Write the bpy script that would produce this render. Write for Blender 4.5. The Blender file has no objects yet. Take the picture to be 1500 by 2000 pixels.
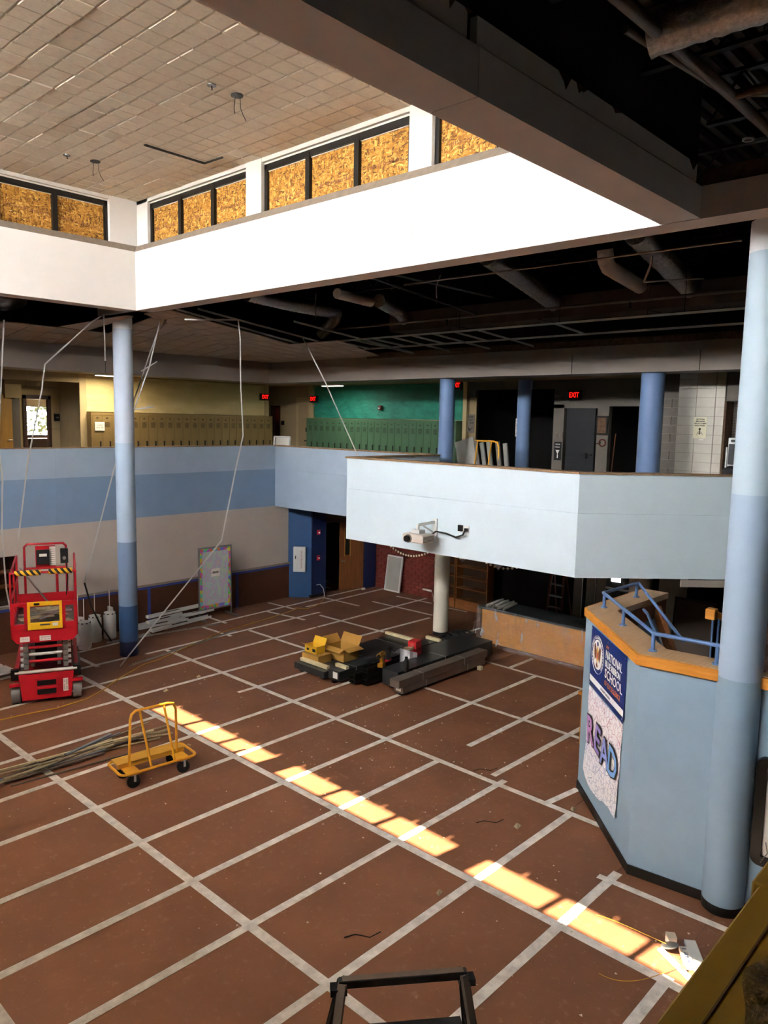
import bpy, bmesh, math, random
from mathutils import Vector, Matrix, Euler
random.seed(7)
SC = bpy.context.scene
COL = SC.collection
R = math.radians
# ------------------------------------------------------------------ camera
cam_d = bpy.data.cameras.new('camera'); cam = bpy.data.objects.new('camera', cam_d); COL.objects.link(cam)
cam_d.sensor_fit = 'VERTICAL'; cam_d.sensor_height = 36.0; cam_d.lens = 36.0 * 1484.35 / 2000.0
cam_d.clip_start = 0.05; cam_d.clip_end = 300
YAW, PITCH, ROLL = 0.7484, -0.1202, 0.0199
_f = Vector((math.cos(YAW) * math.cos(PITCH), math.sin(YAW) * math.cos(PITCH), math.sin(PITCH)))
_r = Vector((math.sin(YAW), -math.cos(YAW), 0)); _u = _r.cross(_f)
_r2 = _r * math.cos(ROLL) + _u * math.sin(ROLL); _u2 = -_r * math.sin(ROLL) + _u * math.cos(ROLL)
cam.matrix_world = Matrix(((_r2.x, _u2.x, -_f.x, -4.8424), (_r2.y, _u2.y, -_f.y, -8.8234), (_r2.z, _u2.z, -_f.z, 5.6767), (0, 0, 0, 1)))
SC.camera = cam
# ------------------------------------------------------------------ sky, sun, exposure
SUN_DIR = Vector((1.0, -0.165, -0.886)).normalized()
w = bpy.data.worlds.new('world'); SC.world = w; w.use_nodes = True
nt = w.node_tree; nt.nodes.clear()
wo = nt.nodes.new('ShaderNodeOutputWorld'); bg = nt.nodes.new('ShaderNodeBackground')
bg.inputs[0].default_value = (0.98, 0.99, 1.0, 1); bg.inputs[1].default_value = 60.0
nt.links.new(bg.outputs[0], wo.inputs[0])
sun_d = bpy.data.lights.new('sun', 'SUN'); sun_d.energy = 27.0; sun_d.angle = R(0.3); sun_d.color = (1.0, 0.82, 0.58)
sun = bpy.data.objects.new('sun', sun_d); COL.objects.link(sun)
sun.rotation_euler = SUN_DIR.to_track_quat('-Z', 'Y').to_euler(); sun.location = (-30, 5, 30)
def area(name, loc, size, size_y, direction, energy, color=(1, 1, 1), portal=False):
    d = bpy.data.lights.new(name, 'AREA'); d.shape = 'RECTANGLE'; d.size = size; d.size_y = size_y
    d.energy = energy; d.color = color
    if portal: d.cycles.is_portal = True
    o = bpy.data.objects.new(name, d); COL.objects.link(o); o.location = loc
    o.rotation_euler = Vector(direction).to_track_quat('-Z', 'Z' if abs(direction[2]) < .5 else 'Y').to_euler()
    return o
area('clerestory_portal', (-8.3, 0.55, 9.6), 11.3, 1.0, (1, 0, 0), 1, portal=True)
SC.view_settings.view_transform = 'Standard'; SC.view_settings.look = 'None'
SC.view_settings.gamma = 1.0; SC.view_settings.use_curve_mapping = False
SC.view_settings.exposure = 1.5
SC.cycles.max_bounces = 10; SC.cycles.diffuse_bounces = 6; SC.cycles.sample_clamp_indirect = 8.0
SC.cycles.use_denoising = True
# ------------------------------------------------------------------ material helpers
def lin(h):
    h = h.lstrip('#'); out = []
    for i in (0, 2, 4):
        c = int(h[i:i + 2], 16) / 255.0
        out.append(c / 12.92 if c <= .04045 else ((c + .055) / 1.055) ** 2.4)
    return (*out, 1.0)
MATS = {}
class NT:
    def __init__(s, name):
        s.m = bpy.data.materials.new(name); s.m.use_nodes = True; s.t = s.m.node_tree
        s.b = s.t.nodes['Principled BSDF']; s.out = s.t.nodes['Material Output']; MATS[name] = s.m
    def n(s, typ, **kw):
        x = s.t.nodes.new('ShaderNode' + typ)
        for k, v in kw.items():
            if k.startswith('i_'): x.inputs[int(k[2:]) if k[2:].isdigit() else k[2:].replace('_', ' ')].default_value = v
            else: setattr(x, k, v)
        return x
    def l(s, a, b): s.t.links.new(a, b)
    def coord(s, scale=(1, 1, 1), rot=(0, 0, 0), which='Object'):
        c = s.n('TexCoord'); mp = s.n('Mapping'); mp.inputs['Scale'].default_value = scale; mp.inputs['Rotation'].default_value = rot
        s.l(c.outputs[which], mp.inputs[0]); return mp.outputs[0]
    def noise(s, vec, scale=5, detail=4, rough=.55):
        x = s.n('TexNoise'); x.inputs['Scale'].default_value = scale; x.inputs['Detail'].default_value = detail; x.inputs['Roughness'].default_value = rough
        if vec is not None: s.l(vec, x.inputs['Vector'])
        return x
    def ramp(s, fac, stops):
        x = s.n('ValToRGB'); e = x.color_ramp.elements
        while len(e) < len(stops): e.new(.5)
        for i, (p, c) in enumerate(stops): e[i].position = p; e[i].color = c
        s.l(fac, x.inputs[0]); return x.outputs[0]
    def mix(s, fac, a, b, mode='MIX'):
        x = s.n('Mix', data_type='RGBA', blend_type=mode)
        for sock, v in ((x.inputs[0], fac), (x.inputs[6], a), (x.inputs[7], b)):
            if isinstance(v, (int, float, tuple)): sock.default_value = v
            else: s.l(v, sock)
        return x.outputs[2]
    def math(s, op, a, b=0.0):
        x = s.n('Math', operation=op)
        for sock, v in ((x.inputs[0], a), (x.inputs[1], b)):
            if isinstance(v, (int, float)): sock.default_value = v
            else: s.l(v, sock)
        return x.outputs[0]
    def bump(s, h, strength=.3, dist=.01):
        x = s.n('Bump'); x.inputs['Strength'].default_value = strength; x.inputs['Distance'].default_value = dist
        s.l(h, x.inputs['Height']); s.l(x.outputs[0], s.b.inputs['Normal'])
    def col(s, c):
        if isinstance(c, tuple): s.b.inputs['Base Color'].default_value = c
        else: s.l(c, s.b.inputs['Base Color'])
    def pr(s, rough=.6, metal=0, spec=.4):
        s.b.inputs['Roughness'].default_value = rough; s.b.inputs['Metallic'].default_value = metal; s.b.inputs['Specular IOR Level'].default_value = spec
def pm(name, hexc, rough=.65, metal=0.0, var=.10, scale=3.0, bump=0.0, bscale=40, spec=.35):
    """painted / plain surface with slight mottling"""
    a = NT(name); c = lin(hexc)
    v = a.noise(a.coord(), scale, 5)
    d = tuple(x * (1 - var) for x in c[:3]) + (1,); e = tuple(min(1, x * (1 + var)) for x in c[:3]) + (1,)
    a.col(a.ramp(v.outputs[0], [(.3, d), (.7, e)])); a.pr(rough, metal, spec)
    if bump: a.bump(a.noise(a.coord(), bscale, 3).outputs[0], bump, .01)
    return a.m
def emit(name, hexc, strength):
    a = NT(name); e = a.n('Emission'); e.inputs[0].default_value = lin(hexc); e.inputs[1].default_value = strength
    a.l(e.outputs[0], a.out.inputs[0]); return a.m
pm('white_paint', '#d9d4cc', .7, var=.02); pm('beam_paint', '#ebe3dc', .7, var=.03); pm('sill_grey', '#75695b', .7, var=.15, scale=9)
pm('sky_blue', '#a9bbcf', .6, var=.03); pm('mid_blue', '#869fbe', .6, var=.03); pm('beige', '#c6bab0', .75, var=.03)
pm('pale_blue', '#c9d9e1', .6, var=.02); pm('wall_blue', '#8da7ba', .55, var=.04); pm('navy_base', '#161a3a', .5); pm('deep_blue', '#2f4b72', .5, var=.04)
pm('slate_blue', '#7389a6', .5, var=.03); pm('col_top', '#e4e6ea', .6, var=.03); pm('col_light', '#bbc7d6', .5, var=.03); pm('col_mid', '#a5bacf', .5, var=.03)
pm('second_col', '#6a83aa', .45, var=.03); pm('cream', '#ddd6c4', .5, var=.03); pm('navy_wall', '#17264f', .5, var=.06); pm('blue_wall', '#2a4f7d', .5, var=.05)
pm('bulkhead', '#978b82', .75, var=.03); pm('concrete', '#6c635c', .9, var=.2, bump=.2); pm('black_deck', '#15130f', .8, var=.2); pm('black_steel', '#1b1815', .55, .2, var=.2)
pm('grey_deck', '#4b4641', .6, .2, var=.25)
pm('pipe_grey', '#6f655c', .5, .3, var=.15); pm('conduit', '#a89a8e', .35, .8, var=.1); pm('galvan', '#b8b6b2', .35, .85, var=.1); pm('tbar', '#d4d2ce', .4, .45, var=.06)
pm('duct_metal', '#5b5048', .45, .6, var=.25, scale=2); pm('white_pvc', '#cfc3b8', .45, var=.04)
pm('tile_buff', '#f1e7d3', .9, var=.05, scale=14, bump=.25, bscale=160); pm('tile_tray', '#b7a797', .9, var=.05, bump=.2, bscale=120)
pm('grid_white', '#d8cfc0', .6, var=.03); pm('dark_gap', '#2a2620', .9); pm('black_frame', '#191512', .4, .3, var=.2)
pm('tan_wall', '#b39d76', .8, var=.05); pm('tan_dark', '#a08a68', .85, var=.06); pm('dark_wall', '#4a4038', .9, var=.1); pm('dim_grey_wall', '#726a62', .85, var=.08)
pm('tan_locker', '#8a7248', .45, .2, var=.06); pm('green_locker', '#4d6d51', .45, .2, var=.06); pm('locker_dark', '#1d1a14', .6)
pm('block_white', '#cdc6ba', .8, var=.05, bump=.3, bscale=90); pm('block_grey', '#6b645c', .85, var=.06, bump=.3); pm('mortar', '#9b9389', .95, var=.1)
pm('black', '#0b0b0c', .5, var=.2); pm('rubber', '#191919', .85, var=.2); pm('brown_strip', '#5a4330', .85, var=.35, scale=12); pm('baseboard_black', '#14110f', .45, var=.2)
pm('blue_tape', '#2c3f94', .6, var=.08); pm('white_metal', '#dcdcda', .4, .1, var=.05); pm('steel_pole', '#8e8f90', .35, .8)
pm('rail_blue', '#5b79a8', .4, .1, var=.06); pm('lift_red', '#b01523', .4, .1, var=.10, scale=6); pm('lift_grey', '#8f8b86', .45, .5, var=.15); pm('deck_grey', '#6a625a', .8, .2, var=.3, scale=12)
pm('yellow_paint', '#e2a02a', .4, .1, var=.12, scale=9); pm('sign_yellow', '#f0b81c', .5, var=.06); pm('sticker', '#e6e2da', .6, var=.05); pm('sticker_ink', '#4a4646', .7)
pm('lumber', '#dccfa8', .75, var=.1, scale=12); pm('cardboard', '#b98b42', .8, var=.08); pm('yellow_box', '#e7b52b', .6, var=.06); pm('red_case', '#b81c22', .45, var=.08)
pm('steel_brown', '#7a6e66', .4, .55, var=.12); pm('black_wrap', '#2c2d2d', .3, .1, var=.25, scale=5); pm('gold', '#b4862d', .35, .7); pm('white_bag', '#e4e4ea', .6, var=.04)
pm('cord_yellow', '#c99a3a', .6); pm('cord_black', '#141414', .6); pm('dust_white', '#cfc3b4', .9); pm('scrap', '#9b8a6e', .85, var=.25, scale=20); pm('scrap_dark', '#5d5148', .8, var=.3); pm('scrap_grey', '#7f8690', .6, .2, var=.1)
pm('ink_dark', '#221f20', .7, var=.02); pm('ink_white', '#f2f0ea', .7, var=.02); pm('ink_orange', '#e07a30', .7, var=.02); pm('banner_blue', '#12286b', .45, var=.06); pm('seal_brown', '#7a4a34', .7); pm('seal_red', '#b85048', .7); pm('seal_gold', '#d9a648', .7)
pm('poster_cream', '#e3dcc0', .7, var=.04); pm('hair_line', '#7d786f', .8); pm('rust_tape', '#8d8378', .8)
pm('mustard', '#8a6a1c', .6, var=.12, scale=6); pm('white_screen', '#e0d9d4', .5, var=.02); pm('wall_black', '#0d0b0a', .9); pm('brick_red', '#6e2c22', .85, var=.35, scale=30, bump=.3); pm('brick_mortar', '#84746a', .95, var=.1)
pm('dark_sheet', '#17181b', .4, var=.2); pm('tan_panel', '#a5a29b', .7, var=.08); pm('fountain_dark', '#2a2a2c', .35, .3); pm('floor_tile', '#6d665e', .6, var=.1); pm('leaf', '#1f260d', .8, var=.4, scale=2)
pm('col_pale', '#b6cad6', .5, var=.03); pm('bounce_white', '#e8e4dc', .8, var=.05); pm('sash_red', '#5c2417', .5, var=.1); pm('vest_white', '#cfcabf', .6)
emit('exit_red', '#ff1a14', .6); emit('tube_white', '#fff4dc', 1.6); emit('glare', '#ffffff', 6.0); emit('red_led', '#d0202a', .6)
# oak, doors
def wood(name, c1, c2, scale=(1, 14, 14), rough=.5):
    a = NT(name); v = a.noise(a.coord(scale), 2.2, 6, .6)
    a.col(a.ramp(v.outputs[0], [(.3, lin(c1)), (.7, lin(c2))])); a.pr(rough, 0, .4); return a.m
wood('oak', '#c27a26', '#d9943c', (1.5, 1.5, 16)); wood('oak_top', '#b58e68', '#c6a37c'); wood('oak_counter', '#a8691f', '#bf7f2e', (2, 2, 14)); wood('door_wood', '#5f3519', '#7b4a25', (10, 10, 1)); wood('door_oak', '#8c6427', '#a67a35', (10, 10, 1)); wood('dark_wood', '#2b1a10', '#42291a', (3, 3, 12)); wood('deck_wood', '#c98f2c', '#dfa840', (2, 14, 14))
wood('shelf_wood', '#6d3f1c', '#8a5427', (4, 4, 10))
wood('cap_wood', '#7d6046', '#a8896a', (3, 3, 3), .8)
# hardboard floor sheets
def hardboard(name, base, dust):
    a = NT(name); cc = a.coord((1, 1, 1)); g = a.n('NewGeometry'); mp = a.n('Mapping'); a.l(g.outputs['Position'], mp.inputs[0])
    big = a.noise(mp.outputs[0], .7, 5, .6); fine = a.noise(mp.outputs[0], 9, 6, .65); spk = a.noise(mp.outputs[0], 38, 2, .5)
    oi = a.n('ObjectInfo')
    b = lin(base); d = tuple(x * .72 for x in b[:3]) + (1,); e = tuple(x * 1.16 for x in b[:3]) + (1,)
    c = a.ramp(big.outputs[0], [(.3, d), (.72, e)])
    c = a.mix(a.math('MULTIPLY', oi.outputs['Random'], .35), c, tuple(x * .78 for x in b[:3]) + (1,))
    scuff = a.ramp(fine.outputs[0], [(.56, (0, 0, 0, 1)), (.8, (1, 1, 1, 1))])
    dusty = a.ramp(a.noise(mp.outputs[0], .42, 3, .5).outputs[0], [(.5, (0, 0, 0, 1)), (.68, (1, 1, 1, 1))])
    c = a.mix(a.math('MULTIPLY', scuff, .22), c, lin(dust))
    c = a.mix(a.math('MULTIPLY', a.math('MULTIPLY', scuff, dusty), .35), c, lin(dust))
    s2 = a.ramp(spk.outputs[0], [(.735, (0, 0, 0, 1)), (.76, (1, 1, 1, 1))])
    c = a.mix(a.math('MULTIPLY', s2, .6), c, lin('#c9b49c'))
    a.col(c); a.pr(.62, 0, .3); a.bump(fine.outputs[0], .08, .004); return a.m
hardboard('hardboard', '#7c5139', '#ab8d76'); hardboard('wall_hardboard', '#4e2d1e', '#5e3c2a')
def tape_mat():
    a = NT('white_tape'); g = a.n('NewGeometry'); n1 = a.noise(g.outputs['Position'], 6, 5, .6); n2 = a.noise(g.outputs['Position'], 30, 3)
    c = a.ramp(n1.outputs[0], [(.3, lin('#c6bfba')), (.62, lin('#f0ebe7'))])
    c = a.mix(a.math('MULTIPLY', a.ramp(n2.outputs[0], [(.62, (0, 0, 0, 1)), (.75, (1, 1, 1, 1))]), .3), c, lin('#8d7a6e'))
    a.col(c); a.pr(.55, 0, .35); return a.m
tape_mat()
def osb():
    a = NT('osb'); g = a.n('NewGeometry')
    def flakes(rot, seed, sc):
        mp = a.n('Mapping'); mp.inputs['Rotation'].default_value = (rot * .6, rot * .3, rot); mp.inputs['Scale'].default_value = sc; mp.inputs['Location'].default_value = (seed, seed * 2, seed * .7)
        dn = a.noise(g.outputs['Position'], 6, 2); ad = a.n('VectorMath', operation='MULTIPLY_ADD'); a.l(dn.outputs[1], ad.inputs[0]); ad.inputs[1].default_value = (.12, .12, .12); a.l(g.outputs['Position'], ad.inputs[2])
        a.l(ad.outputs[0], mp.inputs[0]); v = a.n('TexVoronoi'); v.inputs['Scale'].default_value = 1.0; v.inputs['Randomness'].default_value = 1.0; a.l(mp.outputs[0], v.inputs['Vector'])
        sp = a.n('SeparateColor'); a.l(v.outputs['Color'], sp.inputs[0]); return sp.outputs[0]
    f1 = flakes(.5, 3, (12, 12, 44)); f2 = flakes(-.7, 8, (40, 40, 11)); f3 = flakes(1.3, 5, (18, 18, 50))
    st = [(0, lin('#4a2c0e')), (.2, lin('#7d5119')), (.5, lin('#9c6c26')), (.8, lin('#b07f36')), (1, lin('#cda257'))]
    c = a.mix(a.ramp(f3, [(.45, (0, 0, 0, 1)), (.5, (1, 1, 1, 1))]), a.ramp(f1, st), a.ramp(f2, st))
    a.col(c); a.pr(.75, 0, .3); return a.m
osb()
def foil():
    a = NT('foil'); v = a.noise(a.coord((1, 1, 1)), 26, 4, .7); a.col(a.ramp(v.outputs[0], [(.3, lin('#a39c95')), (.7, lin('#dcd6cf'))])); a.pr(.36, .9, .5)
    a.bump(v.outputs[0], .6, .02); return a.m
foil()
def crinkle(name, hexc, hex2):
    a = NT(name); v = a.noise(a.coord((1, 1, 2.2)), 2.2, 6, .6); a.col(a.ramp(v.outputs[0], [(.3, lin(hexc)), (.7, lin(hex2))])); a.pr(.6, 0, .4); a.bump(v.outputs[0], .6, .08); return a.m
crinkle('tan_paper', '#c8b27c', '#d6c18c'); crinkle('teal_paper', '#1f6b5a', '#2b8a72')
def pastel():
    a = NT('pastel'); v = a.noise(a.coord(), 5.5, 4, .6); h = a.n('HueSaturation'); h.inputs['Color'].default_value = lin('#c9a3a8'); 
    mr = a.math('MULTIPLY', v.outputs[0], 2.2); a.l(mr, h.inputs['Hue']); h.inputs['Saturation'].default_value = 1.1; h.inputs['Value'].default_value = 1.0
    a.col(a.mix(.45, h.outputs[0], lin('#d8d2cc'))); a.pr(.8); return a.m
pastel()
def rainbow():
    a = NT('rainbow_border'); v = a.n('TexVoronoi'); v.inputs['Scale'].default_value = 11; a.l(a.coord(), v.inputs['Vector']); sp = a.n('SeparateColor'); a.l(v.outputs['Color'], sp.inputs[0])
    h = a.n('HueSaturation'); h.inputs['Color'].default_value = lin('#d8483a'); a.l(sp.outputs[0], h.inputs['Hue']); h.inputs['Saturation'].default_value = 1.0
    a.col(a.mix(.15, h.outputs[0], lin('#e6d28a'))); a.pr(.8); return a.m
rainbow()
def doodle():
    a = NT('doodle'); v = a.n('TexVoronoi', feature='DISTANCE_TO_EDGE'); v.inputs['Scale'].default_value = 9; a.l(a.coord(), v.inputs['Vector'])
    nz = a.noise(a.coord(), 9, 1); ln = a.ramp(v.outputs[0], [(.012, (1, 1, 1, 1)), (.03, (0, 0, 0, 1))])
    l2 = a.ramp(nz.outputs[0], [(.48, (0, 0, 0, 1)), (.49, (1, 1, 1, 1)), (.505, (1, 1, 1, 1)), (.515, (0, 0, 0, 1))])
    s = a.n('SeparateXYZ'); a.l(a.coord(), s.inputs[0]); hz = a.ramp(a.math('ADD', a.math('MULTIPLY', s.outputs[2], .55), .0), [(.15, lin('#5f8f9a')), (.5, lin('#4b5fae')), (.85, lin('#b0507e'))])
    c = a.mix(a.math('MULTIPLY', ln, .8), lin('#f1eef3'), hz); c = a.mix(a.math('MULTIPLY', l2, .6), c, hz); a.col(c); a.pr(.7); return a.m
doodle()
def read_grad():
    a = NT('read_letters'); s = a.n('SeparateXYZ'); a.l(a.coord(), s.inputs[0])
    a.col(a.ramp(a.math('MULTIPLY', s.outputs[0], 1.0), [(.02, lin('#c58ad0')), (.45, lin('#8a86d6')), (.95, lin('#6ea6e6'))])); a.pr(.7); return a.m
read_grad()
def hazard():
    a = NT('hazard'); s = a.n('SeparateXYZ'); a.l(a.coord(), s.inputs[0])
    t = a.math('ADD', a.math('MULTIPLY', s.outputs[0], 9.0), a.math('MULTIPLY', s.outputs[2], 7.0)); f = a.math('FRACT', t)
    a.col(a.mix(a.math('GREATER_THAN', f, .5), lin('#e0a51c'), lin('#171310'))); a.pr(.6); return a.m
hazard()
def film():
    a = NT('plastic_film'); v = a.noise(a.coord((1, 1, .35)), 7, 5, .6); a.pr(.12, 0, .6); a.col((.9, .9, .9, 1)); a.bump(v.outputs[0], 1.0, .06)
    tr = a.n('BsdfTransparent'); mx = a.n('MixShader'); f = a.ramp(v.outputs[0], [(.5, (.10, .10, .10, 1)), (.78, (.5, .5, .5, 1))]); a.l(f, mx.inputs[0]); a.l(tr.outputs[0], mx.inputs[1]); a.l(a.b.outputs[0], mx.inputs[2]); a.l(mx.outputs[0], a.out.inputs[0]); return a.m
film()
def glass():
    a = NT('glass'); tr = a.n('BsdfTransparent'); gl = a.n('BsdfGlossy'); gl.inputs['Roughness'].default_value = .02; mx = a.n('MixShader'); mx.inputs[0].default_value = .06
    a.l(tr.outputs[0], mx.inputs[1]); a.l(gl.outputs[0], mx.inputs[2]); a.l(mx.outputs[0], a.out.inputs[0]); return a.m
glass()
def ledge():
    a = NT('fuzzy_ledge'); v = a.noise(a.coord((1, 1, 1)), 16, 6, .7); b = a.noise(a.coord(), 5, 3)
    c = a.ramp(v.outputs[0], [(.35, lin('#1c1405')), (.5, lin('#5c4417')), (.7, lin('#80622a'))]); a.col(a.mix(a.ramp(b.outputs[0], [(.45, (0, 0, 0, 1)), (.6, (1, 1, 1, 1))]), c, lin('#6e5118'))); a.pr(.9); a.bump(v.outputs[0], .8, .03); return a.m
ledge()
def glazed():
    a = NT('mosaic'); br = a.n('TexBrick'); br.offset = 0; br.inputs['Scale'].default_value = 1; br.inputs['Brick Width'].default_value = .06; br.inputs['Row Height'].default_value = .06; br.inputs['Mortar Size'].default_value = .005
    br.inputs['Color1'].default_value = lin('#a49a90'); br.inputs['Color2'].default_value = lin('#978d84'); br.inputs['Mortar'].default_value = lin('#5d554e'); c = a.n('TexCoord'); mp = a.n('Mapping'); mp.inputs['Rotation'].default_value = (R(90), 0, R(90)); a.l(c.outputs['Object'], mp.inputs[0]); s = a.n('SeparateXYZ'); a.l(c.outputs['Object'], s.inputs[0]); cb = a.n('CombineXYZ'); a.l(s.outputs[1], cb.inputs[0]); a.l(s.outputs[2], cb.inputs[1]); a.l(cb.outputs[0], br.inputs['Vector']); a.col(br.outputs[0]); a.pr(.35); return a.m
glazed()
M = MATS
# ------------------------------------------------------------------ mesh helpers
class MB:
    def __init__(s): s.v = []; s.f = []; s.mi = []; s.cur = 0; s.T = None
    def add(s, vs, fs):
        o = len(s.v); s.v += [tuple(s.T @ Vector(p)) if s.T is not None else tuple(p) for p in vs]
        for f in fs: s.f.append(tuple(i + o for i in f)); s.mi.append(s.cur)
        return s
    def box(s, x0, x1, y0, y1, z0, z1):
        return s.add([(x0, y0, z0), (x1, y0, z0), (x1, y1, z0), (x0, y1, z0), (x0, y0, z1), (x1, y0, z1), (x1, y1, z1), (x0, y1, z1)],
                     [(0, 3, 2, 1), (4, 5, 6, 7), (0, 1, 5, 4), (1, 2, 6, 5), (2, 3, 7, 6), (3, 0, 4, 7)])
    def cbox(s, c, d): return s.box(c[0] - d[0] / 2, c[0] + d[0] / 2, c[1] - d[1] / 2, c[1] + d[1] / 2, c[2] - d[2] / 2, c[2] + d[2] / 2)
    def prism(s, poly, z0, z1):
        n = len(poly); vs = [(x, y, z0) for x, y in poly] + [(x, y, z1) for x, y in poly]
        fs = [tuple(range(n - 1, -1, -1)), tuple(range(n, 2 * n))] + [(i, (i + 1) % n, n + (i + 1) % n, n + i) for i in range(n)]
        return s.add(vs, fs)
    def beam(s, p, q, w, h, up=(0, 0, 1)):
        p = Vector(p); q = Vector(q); d = (q - p).normalized(); u = Vector(up)
        if abs(d.dot(u)) > .97: u = Vector((1, 0, 0))
        a = d.cross(u).normalized(); b = a.cross(d).normalized(); vs = []
        for e in (p, q):
            for i, j in ((-1, -1), (1, -1), (1, 1), (-1, 1)): vs.append(e + a * (i * w / 2) + b * (j * h / 2))
        return s.add(vs, [(0, 1, 2, 3), (7, 6, 5, 4), (0, 4, 5, 1), (1, 5, 6, 2), (2, 6, 7, 3), (3, 7, 4, 0)])
    def tube(s, path, r, n=8, closed=False, cap=True):
        P = [Vector(p) for p in path]; N = len(P); rs = r if isinstance(r, (list, tuple)) else [r] * N
        t0 = (P[1] - P[0]).normalized(); a = t0.cross(Vector((0, 0, 1)))
        if a.length < .05: a = t0.cross(Vector((1, 0, 0)))
        a.normalize(); vs = []
        for i in range(N):
            if closed: t = (P[(i + 1) % N] - P[i - 1]).normalized()
            else: t = ((P[min(i + 1, N - 1)] - P[i]).normalized() + (P[i] - P[max(i - 1, 0)]).normalized())
            if t.length < 1e-6: t = t0.copy()
            t.normalize(); a = (a - t * a.dot(t)).normalized(); b = t.cross(a)
            for k in range(n):
                an = 2 * math.pi * k / n; vs.append(P[i] + a * (math.cos(an) * rs[i]) + b * (math.sin(an) * rs[i]))
        fs = []
        for i in range(N if closed else N - 1):
            j = (i + 1) % N
            for k in range(n): fs.append((i * n + k, i * n + (k + 1) % n, j * n + (k + 1) % n, j * n + k))
        if cap and not closed: fs.append(tuple(range(n - 1, -1, -1))); fs.append(tuple((N - 1) * n + k for k in range(n)))
        return s.add(vs, fs)
    def lathe(s, prof, c=(0, 0), n=24):
        vs = []; m = len(prof)
        for k in range(n):
            an = 2 * math.pi * k / n
            for r, z in prof: vs.append((c[0] + r * math.cos(an), c[1] + r * math.sin(an), z))
        fs = [];
        for k in range(n):
            for i in range(m - 1): fs.append((k * m + i, ((k + 1) % n) * m + i, ((k + 1) % n) * m + i + 1, k * m + i + 1))
        if prof[0][0] > 1e-5: fs.append(tuple(k * m for k in range(n - 1, -1, -1)))
        if prof[-1][0] > 1e-5: fs.append(tuple(k * m + m - 1 for k in range(n)))
        return s.add(vs, fs)
    def disc(s, c, axis, r, h, n=20):
        return s.tube([Vector(c) - Vector(axis) * h / 2, Vector(c) + Vector(axis) * h / 2], r, n)
    def grid(s, fn, nu, nv):
        vs = [fn(i / nu, j / nv) for i in range(nu + 1) for j in range(nv + 1)]
        return s.add(vs, [(i * (nv + 1) + j, (i + 1) * (nv + 1) + j, (i + 1) * (nv + 1) + j + 1, i * (nv + 1) + j + 1) for i in range(nu) for j in range(nv)])
    def mesh(s, name, mats, smooth=False, bevel=0):
        me = bpy.data.meshes.new(name); me.from_pydata(s.v, [], s.f)
        for m in (mats if isinstance(mats, (list, tuple)) else [mats]): me.materials.append(M[m] if isinstance(m, str) else m)
        for p, i in zip(me.polygons, s.mi): p.material_index = i
        bm = bmesh.new(); bm.from_mesh(me); bmesh.ops.recalc_face_normals(bm, faces=bm.faces)
        if bevel: bmesh.ops.bevel(bm, geom=list(bm.edges), offset=bevel, segments=1, affect='EDGES', clamp_overlap=True)
        bm.to_mesh(me); bm.free()
        if smooth:
            for p in me.polygons: p.use_smooth = True
            try: me.set_sharp_from_angle(angle=R(38))
            except Exception: pass
        return me
def link(name, data, parent=None):
    o = bpy.data.objects.new(name, data); COL.objects.link(o)
    if parent is not None: o.parent = parent
    return o
def part(name, mb, mats, parent, smooth=False, bevel=0, label=None, kind=None):
    o = link(name, mb.mesh(name, mats, smooth, bevel), parent)
    if label: o['label'] = label
    if kind: o['kind'] = kind
    return o
def tag(o, label, cat, group=None, kind=None):
    o['label'] = label; o['category'] = cat
    if group: o['group'] = group
    if kind: o['kind'] = kind
    return o
def thing(name, label, cat, loc=(0, 0, 0), rz=0, group=None, rot=None):
    o = link(name, None); o.location = loc; o.rotation_euler = rot if rot else (0, 0, rz); o.empty_display_size = .1
    return tag(o, label, cat, group)
def single(name, mb, mats, label, cat, group=None, loc=(0, 0, 0), rz=0, smooth=False, bevel=0, kind=None):
    o = link(name, mb.mesh(name, mats, smooth, bevel)); o.location = loc; o.rotation_euler = (0, 0, rz)
    return tag(o, label, cat, group, kind)
def struct(name, mb, mats, label, cat='wall', smooth=False, parent=None):
    o = link(name, mb.mesh(name, mats, smooth), parent)
    if parent is None: o['kind'] = 'structure'; o['label'] = label; o['category'] = cat
    return o
def share(name, me, parent, loc=(0, 0, 0), rot=(0, 0, 0), scale=None):
    o = link(name, me, parent); o.location = loc; o.rotation_euler = rot
    if scale: o.scale = scale
    return o
def copy_tree(o, parent=None):
    c = o.copy(); COL.objects.link(c); c.parent = parent
    for ch in list(o.children): copy_tree(ch, c)
    return c
def text_mesh(txt, size, mat, extrude=.002, align='CENTER', sx=1.0, bold=0.0):
    cu = bpy.data.curves.new('lettering', 'FONT'); cu.body = txt; cu.size = size; cu.extrude = extrude; cu.align_x = align; cu.align_y = 'CENTER'; cu.offset = bold; cu.resolution_u = 2
    ob = bpy.data.objects.new('lettering', cu); COL.objects.link(ob); dg = bpy.context.evaluated_depsgraph_get(); dg.update()
    me = bpy.data.meshes.new_from_object(ob.evaluated_get(dg)); bpy.data.objects.remove(ob); bpy.data.curves.remove(cu)
    if sx != 1.0: me.transform(Matrix.Diagonal((sx, 1, 1, 1)))
    me.materials.clear(); me.materials.append(M[mat]); me.name = 'lettering'; return me
def put_text(txt, size, mat, parent, loc, xaxis, zaxis=(0, 0, 1), extrude=.002, sx=1.0, bold=0.0, align='CENTER', name='lettering'):
    """text written along xaxis, upright along zaxis, facing their cross product"""
    o = link(name, text_mesh(txt, size, mat, extrude, align, sx, bold), parent)
    x = Vector(xaxis).normalized(); y = Vector(zaxis).normalized(); z = x.cross(y)
    o.matrix_local = Matrix(((x.x, y.x, z.x, loc[0]), (x.y, y.y, z.y, loc[1]), (x.z, y.z, z.z, loc[2]), (0, 0, 0, 1))); return o

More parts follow.
